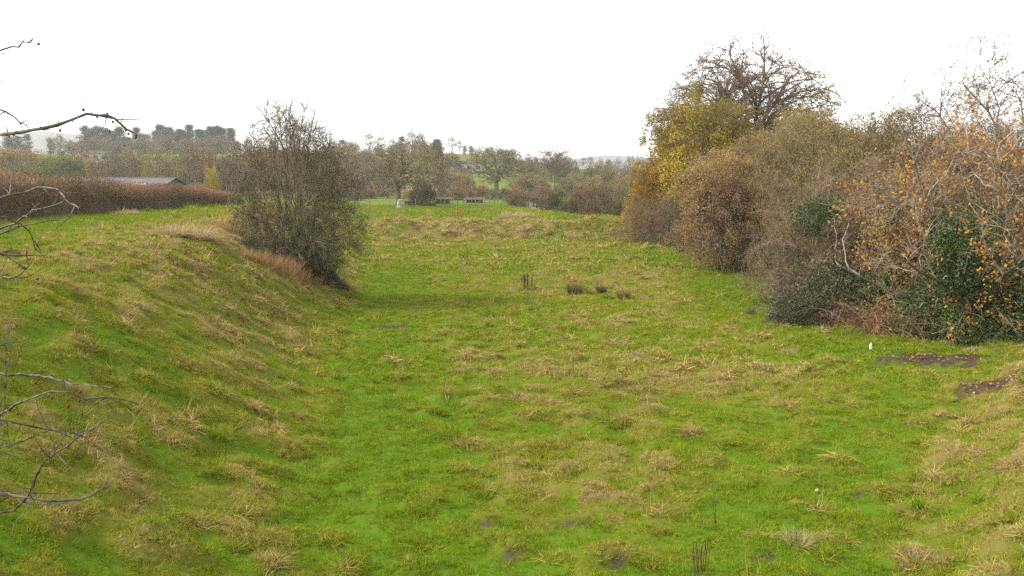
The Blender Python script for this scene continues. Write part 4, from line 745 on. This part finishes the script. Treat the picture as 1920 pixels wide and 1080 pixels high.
tag(root, 'thorny hawthorn with red haws reaching in beside the viewer', 'tree')
rng = np.random.default_rng(91); stem = np.array([[rx, ry, rz0 - .2], [rx + .05, ry, rz0 + .7], [rx - .06, ry + .02, 4.1], [rx + .05, ry, 4.8], [rx - .02, ry + .04, 5.6], [rx + .1, ry, 6.4]]); gg = Geo(); gg.tubes((stem + ro)[None], np.array([[.09, .075, .06, .05, .04, .025]]), 9); link('trunk', gg.mesh('trunk', ['near_bark'], True), root)
bpos = []
def crv(pts, m):
    pts = np.array(pts, float); d = np.concatenate([[0], np.cumsum(np.linalg.norm(np.diff(pts, axis=0), axis=1))]); s = np.linspace(0, d[-1], m); q = np.stack([np.interp(s, d, pts[:, k]) for k in range(3)], -1)
    for _ in range(2): q[1:-1] = .25 * q[:-2] + .5 * q[1:-1] + .25 * q[2:]
    return q
for bi, (px, wpx, dep) in enumerate(HB):
    nn = len(px); pts = [at(u, v, dep + .25 * math.sin(1.7 * bi + i * .55)) for i, (u, v) in enumerate(px)]
    if px[0][0] <= -200: zz = np.clip(pts[0][2] - .25, 3.6, 6.2); pts = [np.array([np.interp(zz, stem[:, 2], stem[:, 0]), ry, zz])] + pts
    q = crv(pts, 40); q[1:-1] += rng.normal(size=(38, 3)) * .0035; r0 = wpx / FPX * dep * .66; R = r0 * np.linspace(1.5, .32, 40) * rng.uniform(.85, 1.2, 40)
    gg = Geo(); gg.tubes((q + ro)[None], R[None], 6); ns = 44; i = rng.integers(8, 39, ns); S = q[i]; T = nrm(q[np.minimum(i + 1, 39)] - q[i - 1]); D = nrm(T * .7 + rng.normal(size=(ns, 3)) * .7)
    P, Rr = grow(rng, S, D, rng.choice([.018, .03, .05, .12, .22], ns, p=[.34, .3, .18, .12, .06]), np.full(ns, .0026), 4, .25, .1, .25); gg.tubes(P + ro, Rr, 4); br = link('branch', gg.mesh('branch', ['near_bark'], True), root)
    if bi in (0, 1, 7, 8, 11, 12):
        for _ in range({1: 12, 11: 8, 12: 7}.get(bi, 2)):
            k = int(rng.integers(30, 40)); bpos.append((q[k] + rng.normal(size=3) * .018 - [0, 0, .012], br))
sph = Geo(); th = np.linspace(0, pi, 6); ph = np.arange(8) * 2 * pi / 8; sv = np.stack([np.sin(th)[:, None] * np.cos(ph), np.sin(th)[:, None] * np.sin(ph), np.cos(th)[:, None] * 1.12 + 0 * ph], -1).reshape(-1, 3) * .0045; k = (np.arange(5)[:, None] * 8 + np.arange(8)); k2 = (np.arange(5)[:, None] * 8 + (np.arange(8) + 1) % 8)
sph.add(sv, np.stack([k, k + 8, k2 + 8, k2], -1).reshape(-1, 4)); bm = sph.mesh('haw', ['berry'], True)
for b, br in bpos:
    o = link('haw', bm, br); o.location = b + ro; o.scale = (rng.uniform(.75, 1.15),) * 3

# ------------------------------------------------------------------ grass, as uncountable blades
def patch(seed, n, r, L, width, lean, droop, per=9, spread=.02):
    rng = np.random.default_rng(seed); nt = n // per; n = nt * per; a = rng.uniform(0, 6.28, nt); q = r * np.sqrt(rng.uniform(0, 1, nt)); c = np.stack([q * np.cos(a), q * np.sin(a)], -1); k = np.repeat(np.arange(nt), per)
    ld = rng.normal(size=(nt, 2)); S = np.zeros((n, 3)); S[:, :2] = c[k] + rng.normal(size=(n, 2)) * spread; S[:, 2] = -.02
    D = nrm(np.concatenate([(ld[k] * .75 + rng.normal(size=(n, 2)) * .55) * lean, np.ones((n, 1))], 1)); tl = rng.choice([.55, .8, 1.0, 1.7], nt, p=[.3, .35, .25, .1])
    P, R = grow(rng, S, D, L * tl[k] * rng.uniform(.6, 1.2, n), width * rng.uniform(.6, 1.3, n), 4, .1, -droop, .2)
    Q = nrm(np.cross(nrm(P[:, 1] - P[:, 0]), rng.normal(size=(n, 3))))[:, None] * R[..., None]; v = np.stack([P - Q, P + Q], 2); i = np.arange(n)[:, None] * 8 + np.arange(3) * 2
    gg = Geo(); tn = np.repeat(np.clip(rng.uniform(0, 1, nt)[k] * .95 + rng.uniform(0, .05, n), 0, 1), 8); gg.add(v, np.stack([i, i + 1, i + 3, i + 2], -1).reshape(-1, 4), tone=tn); me = gg.mesh('grass_patch', ['blade']); return bpy.data.objects.new('grass_patch', me)
def scatter(name, label, protos, x, y, scale, lift=0., dry=None):
    rng = np.random.default_rng(int(abs(x[0]) * 1000) + len(x)); z = sheet(x, y); e = .25; nxv = -(sheet(x + e, y) - sheet(x - e, y)) / (2 * e); nyv = -(sheet(x, y + e) - sheet(x, y - e)) / (2 * e); nn = nrm(np.stack([nxv * .8, nyv * .8, np.ones_like(x)], -1))
    c = rng.uniform(0, 6.28, len(x)); n1 = nn[:, 0] * np.cos(c) + nn[:, 1] * np.sin(c); n2 = -nn[:, 0] * np.sin(c) + nn[:, 1] * np.cos(c); rot = np.stack([np.arcsin(np.clip(-n2, -1, 1)), np.arctan2(n1, nn[:, 2]), c], -1)
    me = bpy.data.meshes.new(name); me.vertices.add(len(x)); me.vertices.foreach_set('co', np.stack([x, y, z + lift], -1).astype(np.float32).ravel())
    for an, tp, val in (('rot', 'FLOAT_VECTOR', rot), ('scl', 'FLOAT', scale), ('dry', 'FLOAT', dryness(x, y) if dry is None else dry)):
        at_ = me.attributes.new(an, tp, 'POINT'); at_.data.foreach_set('vector' if tp == 'FLOAT_VECTOR' else 'value', np.asarray(val, np.float32).ravel())
    at_ = me.attributes.new('pick', 'INT', 'POINT'); at_.data.foreach_set('value', rng.integers(0, len(protos), len(x)).astype(np.int32)); me.update()
    o = link(name, me, label=label, cat='grass', kind='stuff'); ng = bpy.data.node_groups.new(name, 'GeometryNodeTree'); ng.interface.new_socket('Geometry', in_out='INPUT', socket_type='NodeSocketGeometry'); ng.interface.new_socket('Geometry', in_out='OUTPUT', socket_type='NodeSocketGeometry')
    nd = ng.nodes; lk = ng.links; gi_, go = nd.new('NodeGroupInput'), nd.new('NodeGroupOutput'); ip = nd.new('GeometryNodeInstanceOnPoints'); jn = nd.new('GeometryNodeJoinGeometry')
    for p_ in protos[::-1]: oi = nd.new('GeometryNodeObjectInfo'); oi.inputs['Object'].default_value = p_; oi.inputs['As Instance'].default_value = True; lk.new(oi.outputs['Geometry'], jn.inputs[0])
    def na(nm, dt): a = nd.new('GeometryNodeInputNamedAttribute'); a.data_type = dt; a.inputs['Name'].default_value = nm; return a.outputs[0]
    er = nd.new('FunctionNodeEulerToRotation'); lk.new(na('rot', 'FLOAT_VECTOR'), er.inputs[0]); lk.new(gi_.outputs[0], ip.inputs['Points']); lk.new(jn.outputs[0], ip.inputs['Instance']); ip.inputs['Pick Instance'].default_value = True
    lk.new(na('pick', 'INT'), ip.inputs['Instance Index']); lk.new(er.outputs[0], ip.inputs['Rotation']); lk.new(na('scl', 'FLOAT'), ip.inputs['Scale']); lk.new(ip.outputs[0], go.inputs[0])
    md = o.modifiers.new('scatter', 'NODES'); md.node_group = ng
rng = np.random.default_rng(5)
def zone(y0, y1, dens, xa=-26., xb=16.):
    n = int((y1 - y0) * (xb - xa) * dens); x = rng.uniform(xa, xb, n); y = rng.uniform(y0, y1, n); k = (np.abs(x) < .60 * y + 3.5) & (bare(x, y) < rng.uniform(.05, .95, n)); return x[k], y[k]
def tall(x, y, thr): return (dryness(x, y) + rng.uniform(-.2, .2, len(x)) > thr) & (rng.random(len(x)) < .4)
xs, ys = zone(7.5, 22, 44); scatter('near_grass', 'short green and straw grass on the near meadow', [patch(900 + i, 200, .19, .075, .0036, .9, .14) for i in range(5)], xs, ys, rng.uniform(.75, 1.25, len(xs)))
k = tall(xs, ys, .62); scatter('near_tussock_grass', 'shaggy tussock grass on the near meadow', [patch(910 + i, 120, .12, .13, .0034, 1.5, .28, 24, .03) for i in range(5)], xs[k] + .05, ys[k], rng.uniform(.5, 1.1, k.sum()), .01)
xs, ys = zone(22, 48, 22); scatter('mid_grass', 'short grass on the middle of the meadow', [patch(920 + i, 126, .27, .09, .007, .9, .14, 7, .03) for i in range(5)], xs, ys, rng.uniform(.75, 1.25, len(xs)))
k = tall(xs, ys, .62); scatter('mid_tussock_grass', 'shaggy tussock grass on the middle of the meadow', [patch(930 + i, 80, .14, .15, .007, 1.5, .28, 20, .04) for i in range(5)], xs[k] + .05, ys[k], rng.uniform(.6, 1.35, k.sum()))
xs, ys = zone(48, 130, 8, -32); scatter('far_grass', 'short grass on the far meadow and field', [patch(940 + i, 60, .45, .12, .022, .9, .14, 6, .05) for i in range(5)], xs, ys, rng.uniform(.75, 1.25, len(xs)))
k = tall(xs, ys, .58); scatter('far_tussock_grass', 'shaggy tussock grass on the far meadow and bank', [patch(950 + i, 80, .3, .24, .018, 1.4, .24, 16, .06) for i in range(5)], xs[k] + .05, ys[k], rng.uniform(.7, 1.5, k.sum()))

# single tussocks standing proud of the turf, straw or rank green
for nm_, y0, y1, dn, xa_, wd_, sz, lb in (('near_tussocks', 7.5, 22, 3.6, -20., .004, 1.0, 'separate small tussocks of straw and rank grass near the viewer'), ('mid_tussocks', 22, 48, 2.6, -26., .007, 1.15, 'separate small tussocks of straw and rank grass in mid meadow'), ('far_tussocks', 48, 100, 1.1, -30., .014, 1.5, 'separate small tussocks of straw and rank grass on the far meadow')):
    xs, ys = zone(y0, y1, dn, xa_); k = fbm(xs * .35, ys * .35, 151) + .5 * dryness(xs, ys) + rng.uniform(-.15, .15, len(xs)) > .66; xs, ys = xs[k], ys[k]
    dr = np.where(rng.random(len(xs)) < .3, rng.uniform(-.1, .12, len(xs)), np.clip(.28 + .75 * dryness(xs, ys) + rng.uniform(-.2, .3, len(xs)), .2, 1))
    scatter(nm_, lb, [patch(960 + i + int(y0), 130, .055, .16, wd_, 1.25, .22, 13, .035) for i in range(5)], xs, ys, sz * rng.uniform(.6, 1.9, len(xs)), .015, dr)

# fallen leaves: thick on the bare earth, a few over the grass
n = 420; t = rng.uniform(0, 1, n); (ax, ay), (cx_, cy_) = SPOTS[0][:2], SPOTS[2][:2]
x = np.where(t < .3, rng.normal(ax + .4, .9, n), np.where(t < .55, rng.normal(cx_, .6, n), rng.uniform(-1, 14, n))); y = np.where(t < .3, rng.normal(ay + .3, .4, n), np.where(t < .55, rng.normal(cy_, .35, n), rng.uniform(11, 28, n)))
k = (t < .55) | (rng.random(n) < .35); x, y = x[k], y[k]; gg = Geo(); gg.leaves(np.stack([x, y, sheet(x, y) + .055], -1), .08, rng, aspect=.8, vert=.9); link('fallen_leaves', gg.mesh('fallen_leaves', ['fallen']), label='orange and buff fallen leaves on earth and grass', cat='fallen leaves', kind='stuff')

# ------------------------------------------------------------------ hazy air
m, n_, l_ = newmat('hazy_air'); o_ = n_.new('ShaderNodeOutputMaterial'); pv = n_.new('ShaderNodeVolumePrincipled'); pv.inputs['Color'].default_value = (.93, .935, .96, 1); pv.inputs['Density'].default_value = .00025; pv.inputs['Anisotropy'].default_value = .2; l_.new(pv.outputs[0], o_.inputs['Volume']); M['haze'] = m
gg = Geo(); gg.box((-2500, -60, -6), (2500, 2300, 110)); link('haze', gg.mesh('haze', ['haze']), label='thin pale haze softening the distance', cat='haze', kind='stuff')
